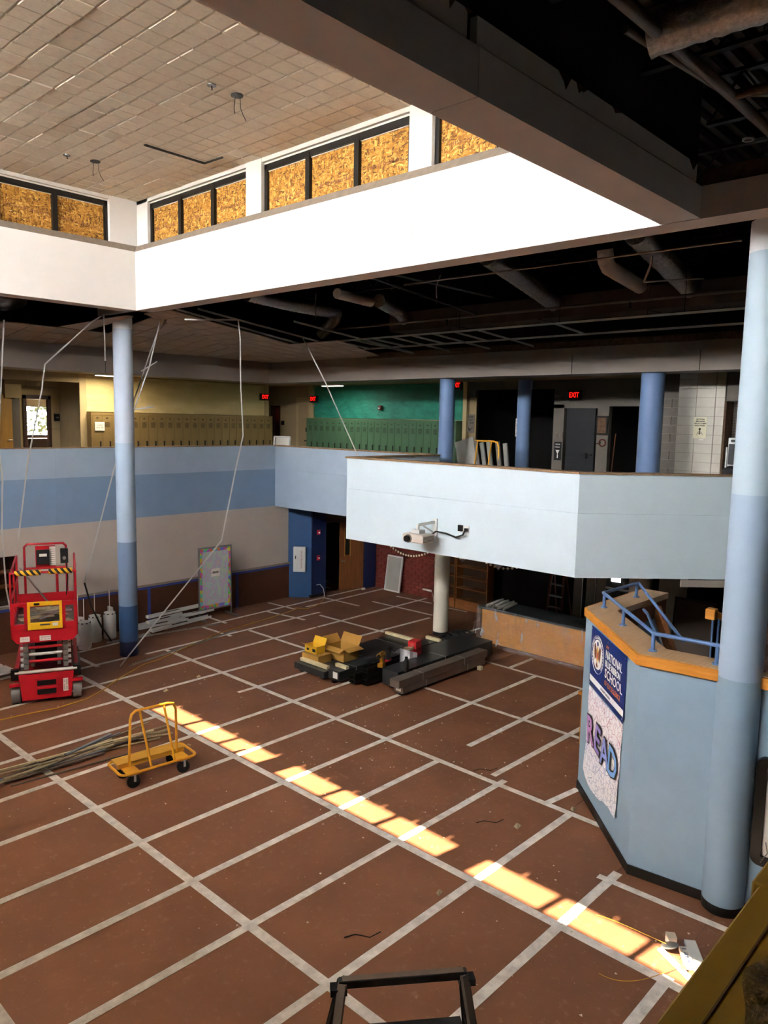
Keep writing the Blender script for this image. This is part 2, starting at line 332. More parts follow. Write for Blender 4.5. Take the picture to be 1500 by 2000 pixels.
def ink_marks(lines, height, mat, parent, loc, xaxis, zaxis=(0, 0, 1), seed=1):
    """print too small to read: rows of broken strokes; lines = [(width, z offset), ...]"""
    rg = random.Random(seed); x = Vector(xaxis).normalized(); z = Vector(zaxis).normalized(); n = x.cross(z); m = MB()
    for wd, dz in lines:
        u = -wd / 2
        while u < wd / 2:
            g = height * rg.uniform(.3, .6); c = Vector(loc) + x * (u + g / 2) + z * dz
            k = rg.random()
            if k > .14:
                m.beam(c - z * height * .5, c + z * height * .5, g * .35, .002, n)
                if k > .4: m.beam(c + z * height * rg.uniform(-.4, .4) - x * g * .4, c + z * height * rg.uniform(-.4, .4) + x * g * .5, height * .2, .002, n)
            u += g * 1.35
    o = link('lettering', m.mesh('lettering', mat), parent); return o
# ================================================================== STRUCTURE
# ---- ground floor slab, hardboard sheets, tape
b = MB().box(-14.4, 20.4, -14.4, 19.2, -.25, 0)
floor = struct('floor', b, 'concrete', 'brown hardboard sheets taped over the ground floor', 'floor')
sheet_me = MB().box(0, 2.432, 0, 1.214, 0, .005).mesh('hardboard_sheet', 'hardboard')
for a in range(-3, 6):
    for bb in range(-7, 7):
        share('hardboard_sheet', sheet_me, floor, (a * 2.44 + .004, bb * 1.22 + .003, random.uniform(0, .0015)))
edge_me = MB().box(0, 2.432, 0, 1.0, 0, .005).mesh('hardboard_sheet', 'hardboard')
for a in range(-3, 6): share('hardboard_sheet', edge_me, floor, (a * 2.44 + .004, 8.543, 0))
edge2 = MB().box(0, 1.2, 0, 2.44, 0, .005).mesh('hardboard_sheet', 'hardboard')
for k in range(3): share('hardboard_sheet', edge2, floor, (11.7 + (k % 1), 9.56 + k * 2.45, .001))
tz = [0.0072]
def strip(p, q, w=.105):
    tz[0] += .00006
    p = Vector((*p, 0)); q = Vector((*q, 0)); d = (q - p).normalized(); n = Vector((-d.y, d.x, 0)) * w / 2; L = (q - p).length
    k = max(2, int(L / .6)); vs = []
    for i in range(k + 1):
        c = p.lerp(q, i / k); wob = random.uniform(-.004, .004)
        vs += [c - n * (1 + random.uniform(-.03, .03)) + d * 0 + n * wob, c + n * (1 + random.uniform(-.03, .03))]
    vs = [(v.x, v.y, tz[0]) for v in vs] + [(v.x, v.y, tz[0] - .0015) for v in vs]; m = 2 * (k + 1)
    fs = [(2 * i, 2 * i + 2, 2 * i + 3, 2 * i + 1) for i in range(k)] + [(2 * i, m + 2 * i, m + 2 * i + 2, 2 * i + 2) for i in range(k)] + [(2 * i + 1, 2 * i + 3, m + 2 * i + 3, m + 2 * i + 1) for i in range(k)] + [(0, 1, m + 1, m), (m - 2, 2 * m - 2, 2 * m - 1, m - 1)]
    part('tape_strip', MB().add(vs, fs), 'white_tape', floor)
for p, q, wd in [((0, 9.4), (0, -6.5), .12), ((2.43, 6.92), (2.46, -6.3), .12), ((2.98, 8.3), (3.0, 7.2), .1), ((4.78, 7.38), (4.8, -4.2), .11), ((7.3, 7.3), (7.34, -2.6), .1),
              ((6.57, 8.5), (6.62, 7.17), .1), ((9.75, 7.19), (9.82, 4.71), .1), ((9.79, 4.6), (9.72, -1.3), .09), ((7.27, 9.45), (7.27, 8.3), .1), ((8.9, 8.55), (9.09, 7.1), .1), ((9.6, 9.4), (9.68, 8.2), .09),
              ((11.32, 8.8), (11.38, 7.2), .1), ((12.1, 7.33), (12.18, 4.95), .1), ((13.2, 7.3), (13.3, 5.9), .1), ((13.2, 5.4), (13.25, 4.5), .09), ((-2.44, 6), (-2.44, -6), .12),
              ((-3, -6.1), (2.55, -6.12), .12), ((-3, -4.86), (3.9, -4.9), .12), ((-3, -3.66), (4.8, -3.72), .115), ((-3, -2.36), (4.98, -2.45), .11), ((-3, -1.22), (4.77, -1.25), .11), ((-3, .02), (9.7, -.08), .105),
              ((-3, 1.26), (9.65, 1.28), .105), ((-3, 2.42), (6.6, 2.54), .105), ((-3, 3.68), (2.4, 3.71), .1), ((4.29, 3.69), (6.4, 3.67), .1), ((-3, 5.0), (7.3, 4.93), .1), ((-3, 6.05), (2.44, 6.1), .1), ((2.5, 6.1), (8.8, 6.3), .1),
              ((5.61, -1.26), (9.72, -1.28), .11), ((4.98, -2.22), (7.9, -2.28), .11), ((9.76, .65), (10.76, .65), .1), ((3.05, 8.5), (4.4, 8.6), .1), ((2.63, 7.34), (3.8, 7.36), .1), ((4.25, 7.31), (9.98, 7.45), .1),
              ((6.5, 8.47), (11.3, 8.75), .1), ((10.1, 8.2), (13.75, 8.34), .1), ((11.54, 8.79), (13.4, 8.86), .09), ((8.85, 6.3), (13.7, 6.45), .1), ((6.95, 4.93), (11.9, 4.82), .1), ((4.75, -3.3), (5.55, -3.42), .11), ((3.66, -4.75), (3.74, -6.3), .1),
              ((11.7, 10.4), (13.2, 10.5), .08), ((11.7, 12.0), (13.2, 12.1), .08), ((12.4, 9.6), (12.4, 13), .08), ((10.4, 3.2), (13.2, 3.1), .09), ((-3, 7.3), (.6, 7.3), .1)]:
    strip(p, q, wd)
# ---- outer shell
b = MB().box(-14.4, 20.4, -14.6, -14.2, 0, 9.4); struct('wall_south', b, 'dim_grey_wall', 'grey outer wall behind the viewer')
b = MB().box(20.0, 20.4, -14.4, 19.2, 0, 9.4); struct('wall_east', b, 'dark_wall', 'dark outer wall at the far end')
b = MB().box(-14.4, 5.2, 18.8, 19.2, 0, 9.4).box(8.2, 20.4, 18.8, 19.2, 0, 9.4).box(5.2, 8.2, 18.8, 19.2, 0, 4.85).box(5.2, 8.2, 18.8, 19.2, 6.15, 9.4)
struct('wall_north', b, 'tan_dark', 'outer classroom wall with a window')
b = MB().box(-14.4, -14.0, -14.4, 19.2, 0, 9.0)
struct('wall_west', b, 'beige', 'outer wall at the west end')
struct('ceiling_bounce_roof', MB().box(-34, -8.2, -16, 20, 8.95, 9.08), 'bounce_white', 'unseen pale roof added outside the west clerestory to bounce light in', 'roof')  # added out of view as a reflector, throws sky light up onto the tile ceiling
# ---- upper floor slab
b = MB()
b.box(-14.0, 20.0, 9.75, 18.8, 2.99, 3.9); b.box(10.2, 20.0, -14.2, 9.75, 2.99, 3.9); b.box(-14.0, 20.0, -14.2, -8.75, 2.99, 3.9); b.box(-14.0, -9.0, -8.75, 9.75, 2.99, 3.9)
b.prism([(7.4, 3.3), (10.2, 3.3), (10.2, -5.3), (9.5, -4.3), (7.45, -2.25)], 2.99, 3.9)
struct('floor_upper', b, 'floor_tile', 'upper floor slab around the open hall', 'floor')
# ---- left wall with painted bands
wl = struct('wall_left', MB().box(-14.0, -.9, 9.55, 9.75, 0, 2.98).box(-.9, 2.25, 9.55, 9.75, 0, 1.16).box(-.9, 2.25, 9.55, 9.75, 2.33, 2.98).box(2.25, 10.55, 9.55, 9.75, 0, 2.98), 'beige', 'beige wall under the blue banded parapet')
for x0, x1 in ((-14, -1.6), (-1.596, 3.2), (3.204, 9.98)):
    part('blue_panel', MB().box(x0, x1, 9.545, 9.75, 2.98, 4.12), 'mid_blue', wl); part('light_blue_panel', MB().box(x0, x1, 9.545, 9.75, 4.12, 4.84), 'sky_blue', wl)
part('cap_strip', MB().box(-14, 9.98, 9.53, 9.77, 4.84, 4.86), 'cap_wood', wl)
for x0, x1 in ((-.9, 2.3), (2.36, 5.6), (5.66, 8.5), (8.56, 10.75)): part('hardboard_sheet', MB().box(x0, x1, 9.53, 9.55, 0.01, 1.09), 'wall_hardboard', wl)
part('ledge_strip', MB().box(-.9, 10.75, 9.5, 9.56, 1.09, 1.14), 'rust_tape', wl)
part('blue_tape_strip', MB().box(-.9, 10.75, 9.526, 9.53, 1.02, 1.09), 'blue_tape', wl)
for x in (2.33, 5.63, 8.53): part('blue_tape_strip', MB().box(x - .045, x + .045, 9.522, 9.53, .02, 1.04), 'blue_tape', wl)
# ---- balcony parapet (far side): return, projecting bay, splay
def vwall(mb, pts, t, z0, z1):
    """vertical wall along pts (front side is the right hand of travel), thickness t to the left"""
    n = len(pts); P = [Vector(p) for p in pts]; offs = []
    for i in range(n):
        d1 = (P[i] - P[i - 1]).normalized() if i else (P[1] - P[0]).normalized(); d2 = (P[i + 1] - P[i]).normalized() if i < n - 1 else d1
        n1 = Vector((-d1.y, d1.x)); n2 = Vector((-d2.y, d2.x)); m = (n1 + n2).normalized(); offs.append(m * t / max(.3, m.dot(n1)))
    for i in range(n - 1): mb.prism([tuple(P[i]), tuple(P[i + 1]), tuple(P[i + 1] + offs[i + 1]), tuple(P[i] + offs[i])], z0, z1)
    return mb
bal = struct('wall_balcony', vwall(MB(), [(9.98, 9.55), (9.98, 3.4)], .22, 2.97, 4.12), 'sky_blue', 'pale blue balcony parapet with a projecting bay')
part('upper_panel', vwall(MB(), [(9.985, 9.55), (9.985, 3.4)], .22, 4.124, 4.82), 'sky_blue', bal)
for nm, z0, z1, o in (('lower_panel', 2.97, 4.118, 0), ('upper_panel', 4.122, 4.81, .004)):
    part(nm, vwall(MB(), [(10.2, 3.51), (7.18 + o, 3.51), (7.18 + o, -2.3)], .25, z0, z1), 'pale_blue', bal)
    part(nm, vwall(MB(), [(7.18 + o, -2.302), (9.35, -4.47), (9.35, -9.0)], .25, z0, z1), 'pale_blue', bal)
part('cap_strip', vwall(MB(), [(9.95, 9.53), (9.95, 3.5)], .28, 4.82, 4.855), 'cap_wood', bal)
part('cap_strip', vwall(MB(), [(10.2, 3.54), (7.15, 3.54), (7.15, -2.3)], .3, 4.81, 4.845), 'cap_wood', bal)
part('cap_strip', vwall(MB(), [(7.15, -2.3), (9.32, -4.47), (9.32, -9.0)], .3, 4.812, 4.84), 'cap_wood', bal)
part('soffit', MB().prism([(7.42, 3.3), (10.4, 3.3), (10.4, -5.0), (9.6, -4.4), (7.5, -2.3)], 2.975, 2.99), 'brown_strip', bal)
part('lip', MB().beam((8.3, -3.75, 2.94), (9.4, -4.85, 2.94), .05, .12), 'bulkhead', bal)
# ---- blue pier, door opening, brick
b = MB().prism([(10.52, 9.55), (11.02, 9.02), (11.05, 9.55)], 0, 2.97); bp = struct('wall_pier', b, 'blue_wall', 'blue splayed pier beside the ground floor doorway')
part('navy_face', MB().box(11.02, 11.62, 8.98, 9.5, 0, 2.97), 'navy_wall', bp)
part('base', MB().box(10.98, 11.64, 8.96, 9.1, 0, .1), 'baseboard_black', bp)
struct('wall_corridor', MB().box(11.5, 11.62, 9.5, 15, 0, 2.97).box(13.25, 13.4, 9.2, 15, 0, 2.97).box(11.6, 13.3, 14.8, 15, 0, 2.97).box(11.62, 13.3, 9.0, 9.3, 2.35, 2.97), 'dark_wall', 'dark corridor walls beyond the ground floor doorway')
struct('trim_1', MB().box(13.2, 13.75, 8.78, 9.2, 0, 2.97), 'navy_wall', 'dark blue door jamb beside the brick wall', 'trim')
bw = struct('wall_brick', MB().box(13.82, 14.2, 6.1, 8.9, 0, 2.97), 'brick_mortar', 'red brick wall under the balcony')
random.seed(3); bmesh_ = MB().box(-.022, .02, -.146, .146, 0, .1).mesh('brick', 'brick_red'); bhalf = MB().box(-.022, .02, -.07, .07, 0, .1).mesh('brick', 'brick_red')
for r_ in range(26):
    for c_ in range(9):
        y = 8.7 - c_ * .305 - (.152 if r_ % 2 else 0)
        if y - .146 > 6.08: share('brick', bmesh_, bw, (13.815 - random.uniform(0, .008), y, r_ * .113 + .008))
    if r_ % 2: share('brick', bhalf, bw, (13.813, 8.776, r_ * .113 + .008))
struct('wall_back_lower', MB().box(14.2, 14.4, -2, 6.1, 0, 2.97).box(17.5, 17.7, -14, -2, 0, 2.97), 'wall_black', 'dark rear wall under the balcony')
# ---- round columns
def column(name, x, y, r, bands, label, base=None):
    o = link(name, None); o.location = (x, y, 0); o['kind'] = 'structure'; o['label'] = label; o['category'] = 'column'
    for z0, z1, m in bands: part('painted_band', MB().lathe([(r, z0), (r, z1)], n=40), m, o, smooth=True)
    return o
column('wall_column_left', 3.96, 7.56, .215, [(0, .36, 'navy_base'), (.36, 1.22, 'deep_blue'), (1.22, 2.74, 'slate_blue'), (2.74, 5.04, 'col_mid'), (5.04, 7.6, 'col_light'), (7.6, 7.87, 'col_top')], 'round column in stepped blues beside the red lift')
column('wall_column_right', 4.15, -6.1, .235, [(0, .12, 'baseboard_black'), (.12, 2.84, 'wall_blue'), (2.84, 4.94, 'col_mid'), (4.94, 7.54, 'col_pale'), (7.54, 7.87, 'col_top')], 'round pale blue column beside the stair enclosure')
column('wall_column_bay', 10.8, 3.55, .2, [(0, .1, 'black'), (.1, 2.97, 'cream'), (3.9, 6.8, 'second_col')], 'round column, cream below and blue above the balcony')
column('wall_column_upper', 10.8, -1.92, .24, [(0, 2.97, 'cream'), (3.9, 6.8, 'second_col')], 'round blue column upstairs near the block wall')
column('wall_column_corridor', 13.2, 2.75, .19, [(3.9, 6.85, 'second_col')], 'round blue column at the dark upstairs corridor')
# ---- atrium ring beam, clerestory, ceiling
ZS, ZT = 7.87, 9.06
ring = struct('wall_fascia_far', MB().box(3.6, 3.93, -5.1, 7.9, ZS, 9.02).box(3.55, 3.93, 6.2, 7.9, ZS, 9.0), 'beam_paint', 'white fascia wall under the boarded clerestory')
for y0, y1 in ((2.553, 6.2), (-1.447, 2.547), (-5.1, -1.453)): part('fascia_panel', MB().box(3.55, 3.62, y0, y1, ZS + .005, ZT), 'white_paint', ring)
part('soffit', MB().box(3.55, 3.93, -9.0, 6.2, ZS - .005, ZS + .004), 'beam_paint', ring)
part('sill', MB().add([(3.55, -5.1, ZT), (3.55, 6.2, ZT), (3.62, 6.27, 9.19), (3.62, -5.1, 9.19), (3.8, 6.4, 9.19), (3.8, -5.1, 9.19)], [(0, 1, 2, 3), (3, 2, 4, 5), (0, 5, 4, 1)]), 'sill_grey', ring)
part('outer_beam', MB().box(3.55, 3.93, -9.0, -5.1, ZS, 8.2), 'beam_paint', ring)
part('torn_strip', MB().box(3.6, 3.7, -9.0, -5.5, 8.23, 8.38), 'brown_strip', ring)
rl = struct('wall_fascia_left', MB().box(-8.2, 3.55, 6.25, 6.6, ZS, 9.02), 'beam_paint', 'white fascia wall at the left of the clerestory')
for x0, x1 in ((-.497, 3.55), (-8.2, -.503)): part('fascia_panel', MB().box(x0, x1, 6.2, 6.26, ZS + .005, ZT), 'white_paint', rl)
part('soffit', MB().box(-8.2, 3.55, 6.2, 6.6, ZS - .004, ZS + .004), 'beam_paint', rl)
part('sill', MB().add([(-8.2, 6.2, ZT), (3.55, 6.2, ZT), (3.62, 6.27, 9.19), (-8.2, 6.27, 9.19), (3.7, 6.45, 9.19), (-8.2, 6.45, 9.19)], [(0, 1, 2, 3), (3, 2, 4, 5), (0, 5, 4, 1)]), 'sill_grey', rl)
rn = struct('wall_fascia_near', MB().box(-8.2, 3.55, -5.25, -5.1, ZS + .01, 10.1), 'white_paint', 'near fascia beam crossing over the hall')
for x0, x1 in ((-8.2, -.445), (-.435, 3.545)):
    part('beam_panel', MB().box(x0, x1, -5.53, -5.1, ZS, 8.19), 'beam_paint', rn)
    part('upper_strip', MB().box(x0, x1 - .1, -5.5, -5.44, 8.22, 8.4), 'beam_paint', rn)
part('black_back', MB().box(-8.2, 3.6, -5.44, -5.25, 8.19, 9.4), 'black_deck', rn)
random.seed(11)
for k in range(9):
    x = random.uniform(-1.5, 3.3); L_ = random.uniform(.06, .22); h_ = random.uniform(.03, .12)
    part('torn_paper', MB().add([(x, -5.503, 8.4), (x + L_, -5.503, 8.4), (x + L_ * random.random(), -5.503, 8.4 - h_)], [(0, 1, 2)]), 'brown_strip', rn)
rw = struct('wall_fascia_west', MB().box(-8.2, -7.75, -5.1, 6.2, ZS, 9.14).box(-8.2, -7.75, -5.1, 6.2, 10.0, 10.4), 'white_paint', 'white fascia under the open west clerestory')
for y0, y1 in ((5.85, 6.6), (2.1, 2.53), (-1.72, -1.3), (-5.5, -5.1)): part('pier', MB().box(-8.2, -7.75, y0, y1, 9.17, 10.0), 'white_paint', rw)
ww = struct('window_5', MB().box(-8.02, -7.96, -5.1, 5.85, 9.14, 9.17).box(-8.02, -7.96, -5.1, 5.85, 9.96, 10.0), 'black_frame', 'open west clerestory window', 'window')
for g in ((2.53, 5.85), (-1.3, 2.1), (-5.1, -1.72)):
    for k in range(1, 3): yy = g[0] + (g[1] - g[0]) * k / 3; part('mullion', MB().box(-8.02, -7.96, yy - .045, yy + .045, 9.15, 9.97), 'black_frame', ww)
# boarded windows
def clerestory(name, horizontal_y, g0, g1, label, nb=3):
    """window group between g0<g1 ; on far wall (x=3.74) or left wall (y=6.39)"""
    fr = MB(); bx = (lambda mb, u0, u1, d0, d1, z0, z1: mb.box(3.72 + d0, 3.72 + d1, u0, u1, z0, z1)) if not horizontal_y else (lambda mb, u0, u1, d0, d1, z0, z1: mb.box(u0, u1, 6.37 + d0, 6.37 + d1, z0, z1))
    t = .075
    bx(fr, g0, g1, 0, .1, 9.90, 10.0); bx(fr, g0, g1, 0, .1, 9.13, 9.19); bx(fr, g0, g0 + t, 0, .1, 9.15, 10); bx(fr, g1 - t, g1, 0, .1, 9.15, 10)
    o = struct(name, fr, 'black_frame', label, 'window'); wd = (g1 - g0) / nb
    for k in range(1, nb): part('mullion', bx(MB(), g0 + k * wd - .05, g0 + k * wd + .05, -.01, .09, 9.15, 9.96), 'black_frame', o)
    for k in range(nb):
        part('osb_board', bx(MB(), g0 + k * wd + .055, g0 + (k + 1) * wd - .055, .05, .07, 9.17, 9.9), 'osb', o)
        e = MB(); bx(e, g0 + k * wd + .05, g0 + (k + 1) * wd - .05, .03, .045, 9.885, 9.893); bx(e, g0 + k * wd + .06, g0 + k * wd + .067, .03, .045, 9.19, 9.89); part('bead', e, 'sticker', o)
        # printed grade stamp on the board
        c = g0 + (k + .5) * wd; zt = random.uniform(9.36, 9.5)
        if not horizontal_y: ink_marks([(.75, 0)], .05, 'seal_brown', o, (3.765, c, zt), (0, -1, .0), (0, 0, 1), k + int(g0 * 10))
        else: ink_marks([(.8, 0)], .05, 'seal_brown', o, (c, 6.415, zt + .05), (1, 0, -.06), (.06, 0, 1), k + int(g0 * 10))
    return o
clerestory('window_1', False, 2.53, 5.87, 'boarded clerestory window nearest the far corner'); clerestory('window_2', False, -1.28, 2.1, 'boarded clerestory window in the middle of the far wall'); clerestory('window_3', False, -5.0, -1.7, 'boarded clerestory window partly behind the near beam')
clerestory('window_6', True, -.2, 3.05, 'boarded clerestory window on the left wall', 3); clerestory('window_7', True, -4.2, -.7, 'boarded clerestory window farther along the left wall')
pw = MB().box(3.72, 3.95, -5.1, 6.6, 10.0, 10.4).box(3.83, 3.95, -5.1, 6.6, 9.1, 10.05); pw.box(-8.2, 3.95, 6.37, 6.6, 10.0, 10.4).box(-8.2, 3.95, 6.48, 6.6, 9.1, 10.05)
cl_wall = struct('wall_clerestory', pw, 'white_paint', 'white clerestory wall above the fascia')
for y0, y1 in ((2.1, 2.53), (-1.7, -1.28)): part('pier', MB().box(3.65, 3.83, y0, y1, 9.12, 10.13), 'white_paint', cl_wall)
part('corner_pier', MB().box(3.66, 3.83, 5.87, 6.5, 9.12, 10.13).box(3.05, 3.7, 6.295, 6.5, 9.12, 10.13), 'white_paint', cl_wall)
part('pier', MB().box(-.7, -.2, 6.295, 6.5, 9.12, 10.13), 'white_paint', cl_wall)
part('moulding', MB().box(3.66, 3.75, -5.1, 6.4, 10.03, 10.1).box(-8, 3.75, 6.31, 6.4, 10.03, 10.1), 'white_paint', cl_wall)
# tile ceiling
ceil = struct('ceiling', MB().box(-8.2, 3.95, -5.6, 6.6, 10.12, 10.4), 'grid_white', 'buff tile ceiling over the hall', 'ceiling')
tm = MB(); q = .305; g = .008
for i in (0, 1):
    for j in (0, 1):
        x0 = i * q + g; x1 = (i + 1) * q - g; y0 = j * q + g; y1 = (j + 1) * q - g; e = .01
        tm.add([(x0, y0, .024), (x1, y0, .024), (x1, y1, .024), (x0, y1, .024), (x0 + e, y0 + e, 0), (x1 - e, y0 + e, 0), (x1 - e, y1 - e, 0), (x0 + e, y1 - e, 0)], [(4, 7, 6, 5), (0, 4, 5, 1), (1, 5, 6, 2), (2, 6, 7, 3), (3, 7, 4, 0)])
tile_me = tm.mesh('ceiling_tile', 'tile_buff'); random.seed(5)
HOLES = {(1.96, 2.38)}
rest = MB()
for i in range(20):
    for j in range(20):
        x = 3.74 - .61 * (i + 1); y = 6.34 - .61 * (j + 1)
        if y < -5.15: continue
        if x > -3.4: share('ceiling_tile', tile_me, ceil, (x, y, 10.098 + random.uniform(-.003, .003)), (R(random.uniform(-.35, .35)), R(random.uniform(-.35, .35)), 0))
        else: rest.box(x + .01, x + .6, y + .01, y + .6, 10.1, 10.13)
part('far_tiles', rest, 'tile_buff', ceil, kind='stuff')
part('grid_bars', (lambda m: [m.box(3.74 - .61 * i - .006, 3.74 - .61 * i + .006, -5.1, 6.4, 10.108, 10.13) for i in range(14)] + [m.box(-8, 3.74, 6.34 - .61 * j - .006, 6.34 - .61 * j + .006, 10.108, 10.13) for j in range(20)] and m)(MB()), 'grid_white', ceil)
# dark slot left by a removed fixture, ceiling wires
sl = single('ceiling_slot', MB().beam((2.0, 3.06, 10.085), (3.17, 3.07, 10.085), .05, .02).beam((3.16, 3.07, 10.085), (3.18, 2.56, 10.085), .035, .02), 'dark_gap', 'dark open slot in the tile ceiling where a fixture came out', 'slot')
def dangling(x, y, z, label, big):
    t = thing('junction_box', label, 'electrical box', (x, y, z), group='junction boxes in the tile ceiling')
    part('cover', MB().lathe([(.0, -.01), (.085 if big else .06, -.01), (.085 if big else .06, .006), (0, .006)], n=18), 'black' if big else 'steel_pole', t, True)
    if big:
        part('wire', MB().tube([(-.03, 0, 0), (-.035, .01, -.12), (-.05, 0, -.2), (-.02, .02, -.24)], .006, 5), 'cord_black', t); part('wire', MB().tube([(.05, 0, 0), (.06, 0, -.15), (.1, -.01, -.24), (.14, -.02, -.3)], .005, 5), 'cord_black', t)
    else: part('hook', MB().tube([(0, 0, 0), (.0, .0, -.03), (.02, .02, -.05)], .01, 5), 'cord_black', t)
dangling(1.42, .3, 10.09, 'small round sprinkler cover in the tile ceiling left of the wired box', False); dangling(1.84, .31, 10.09, 'open round ceiling box with two dangling wires near the centre', True); dangling(1.4, 4.58, 10.09, 'small ceiling cover near the left windows', False); dangling(1.87, 4.5, 10.09, 'ceiling box with a short dangling wire near the left windows', True)
# ---- roof deck with ribs over the lower spaces
def deckmesh(x0, x1, y0, y1, z):
    m = MB(); n = int((y1 - y0) / .2)
    for i in range(n):
        y = y0 + i * .2
        m.add([(x0, y, z + .06), (x1, y, z + .06), (x0, y + .08, z + .06), (x1, y + .08, z + .06), (x0, y + .1, z), (x1, y + .1, z), (x0, y + .18, z), (x1, y + .18, z), (x0, y + .2, z + .06), (x1, y + .2, z + .06)], [(0, 1, 3, 2), (2, 3, 5, 4), (4, 5, 7, 6), (6, 7, 9, 8)])
    return m
dk = struct('ceiling_deck', MB().box(-8.2, 20.4, -14.6, -5.3, 9.32, 9.6).box(-8.2, 20.4, 6.5, 19.2, 9.32, 9.6).box(-14.4, -8.2, -14.6, 19.2, 8.8, 8.94).box(-8.25, -8.2, -14.6, -5.3, 8.8, 9.6).box(-8.25, -8.2, 6.5, 19.2, 8.8, 9.6).box(3.85, 20.4, -5.5, 6.6, 9.32, 9.6).box(-14.4, -8.0, -5.5, 6.6, 8.8, 8.94), 'black_deck', 'dark exposed roof deck with steel joists', 'ceiling')
part('ribbed_deck', deckmesh(-8, 12, -12, -5.4, 9.26), 'grey_deck', dk); part('ribbed_deck', deckmesh(3.9, 14, -5.4, 12.4, 9.26), 'black_deck', dk)
def joist(p, q, h=.45, seg=.6):
    m = MB(); p = Vector(p); q = Vector(q); u = Vector((0, 0, h)); m.beam(p, q, .08, .035); m.beam(p + u, q + u, .08, .035); n = max(2, int((q - p).length / seg))
    for i in range(n):
        a = p.lerp(q, i / n); c = p.lerp(q, (i + .5) / n); e = p.lerp(q, (i + 1) / n); m.beam(a, c + u, .022, .022); m.beam(c + u, e, .022, .022)
    part('joist', m, 'black_steel', dk)
for x in (-2.8, -1.25, .3, 1.85, 3.4, 4.95): joist((x, -12, 8.75), (x, -5.6, 8.75))
for x in (5.4, 6.9, 8.4, 9.9): joist((x, -9, 8.72), (x, 9.5, 8.72))
part('girder', MB().box(-6, 12, -9.2, -9.0, 8.3, 8.75).box(4.0, 12, .9, 1.05, 8.35, 8.72), 'black_steel', dk)
part('hanger', (lambda m: [m.beam((x, y, 7.6 if x > 5 else 8.75), (x, y, 9.2), .008, .008) for x, y in ((8.3, -3.5), (8.3, -1.1), (8.3, 1.3), (9.5, -2.3), (9.5, .1), (9.5, 2.5), (1.85, -6.6), (3.1, -6.3), (.6, -6.9))] and m)(MB()), 'black_steel', dk)
# ---- bulkhead ring and sloped tray ceiling
bh = struct('trim_2', MB().box(10.45, 11.15, -9, 11.15, 6.77, 7.18).box(-14, 10.45, 10.45, 11.15, 6.77, 7.18), 'bulkhead', 'grey bulkhead beam around the upper floor', 'bulkhead')
part('upper_tier', MB().box(10.62, 10.9, -9, 11.0, 7.18, 7.48).box(-14, 10.62, 10.62, 10.9, 7.18, 7.5), 'bulkhead', bh)
part('plywood_edge', MB().box(10.5, 10.66, -9, 6.2, 7.36, 7.5), 'brown_strip', bh)
for y in (-.2, -3.0): part('joint', MB().box(10.443, 10.452, y - .006, y + .006, 6.77, 7.18), 'dark_gap', bh)
part('joint', MB().box(5.0, 5.012, 10.443, 10.452, 6.77, 7.18), 'dark_gap', bh)
struct('ceiling_upper', MB().box(11.1, 20, -14, 18.8, 6.86, 7.0).box(-14, 11.2, 11.1, 18.8, 6.86, 7.0), 'tan_dark', 'upper corridor ceiling', 'ceiling')
tray = struct('ceiling_tray', MB().add([(-14, 10.62, 7.42), (10.62, 10.62, 7.42), (10.62, 10.63, 7.46), (-14, 10.63, 7.46)], [(0, 1, 2, 3)]), 'tile_tray', 'sloped tile ceiling with many tiles taken out', 'ceiling')
def zr(x): return 7.87 - .0687 * (x - 3.93)
def zl(y): return 7.87 - .112 * (y - 6.6)
tt = .61; random.seed(9)
def quad_tile(corners):
    m = MB(); c = [Vector(p) for p in corners]; ctr = sum(c, Vector()) / len(c); k = [p + (ctr - p).normalized() * .016 for p in c]; n = len(k)
    m.add([tuple(p) for p in k] + [tuple(p + Vector((0, 0, .02))) for p in k], [tuple(range(n)), tuple(range(2 * n - 1, n - 1, -1))] + [(i, n + i, n + (i + 1) % n, (i + 1) % n) for i in range(n)])
    part('ceiling_tile', m, 'tile_tray', tray)
def hip(x): return 6.6 + (x - 3.93) * (10.6 - 6.6) / (10.6 - 3.93)
def clip(poly, fn):
    out = []
    for i in range(len(poly)):
        a, c = poly[i], poly[(i + 1) % len(poly)]; fa, fc = fn(*a), fn(*c)
        if fa >= 0: out.append(a)
        if (fa >= 0) != (fc >= 0): t = fa / (fa - fc); out.append((a[0] + (c[0] - a[0]) * t, a[1] + (c[1] - a[1]) * t))
    return out
# left slope: strip next to the bulkhead, and everything beside the hip
for i in range(-6, 18):
    for j in range(7):
        x0 = i * tt; x1 = x0 + tt; y1 = 10.62 - j * tt; y0 = y1 - tt
        p = clip([(x0, y0), (x1, y0), (x1, y1), (x0, y1)], lambda x, y: y - hip(x)); p = clip(p, lambda x, y: y - 6.62)
        if len(p) < 3: continue
        cx = sum(v[0] for v in p) / len(p)
        if j >= 3 and cx < 4.3: continue
        if j == 3 and False: continue
        quad_tile([(x, y, zl(y)) for x, y in p])
# one tile hanging loose by the column
m = MB(); m.add([(2.9, 8.4, 7.62), (3.6, 8.55, 7.6), (3.95, 7.0, 7.84), (3.75, 6.95, 7.85)], [(0, 1, 2, 3)]); part('loose_tile', m, 'tile_tray', tray)
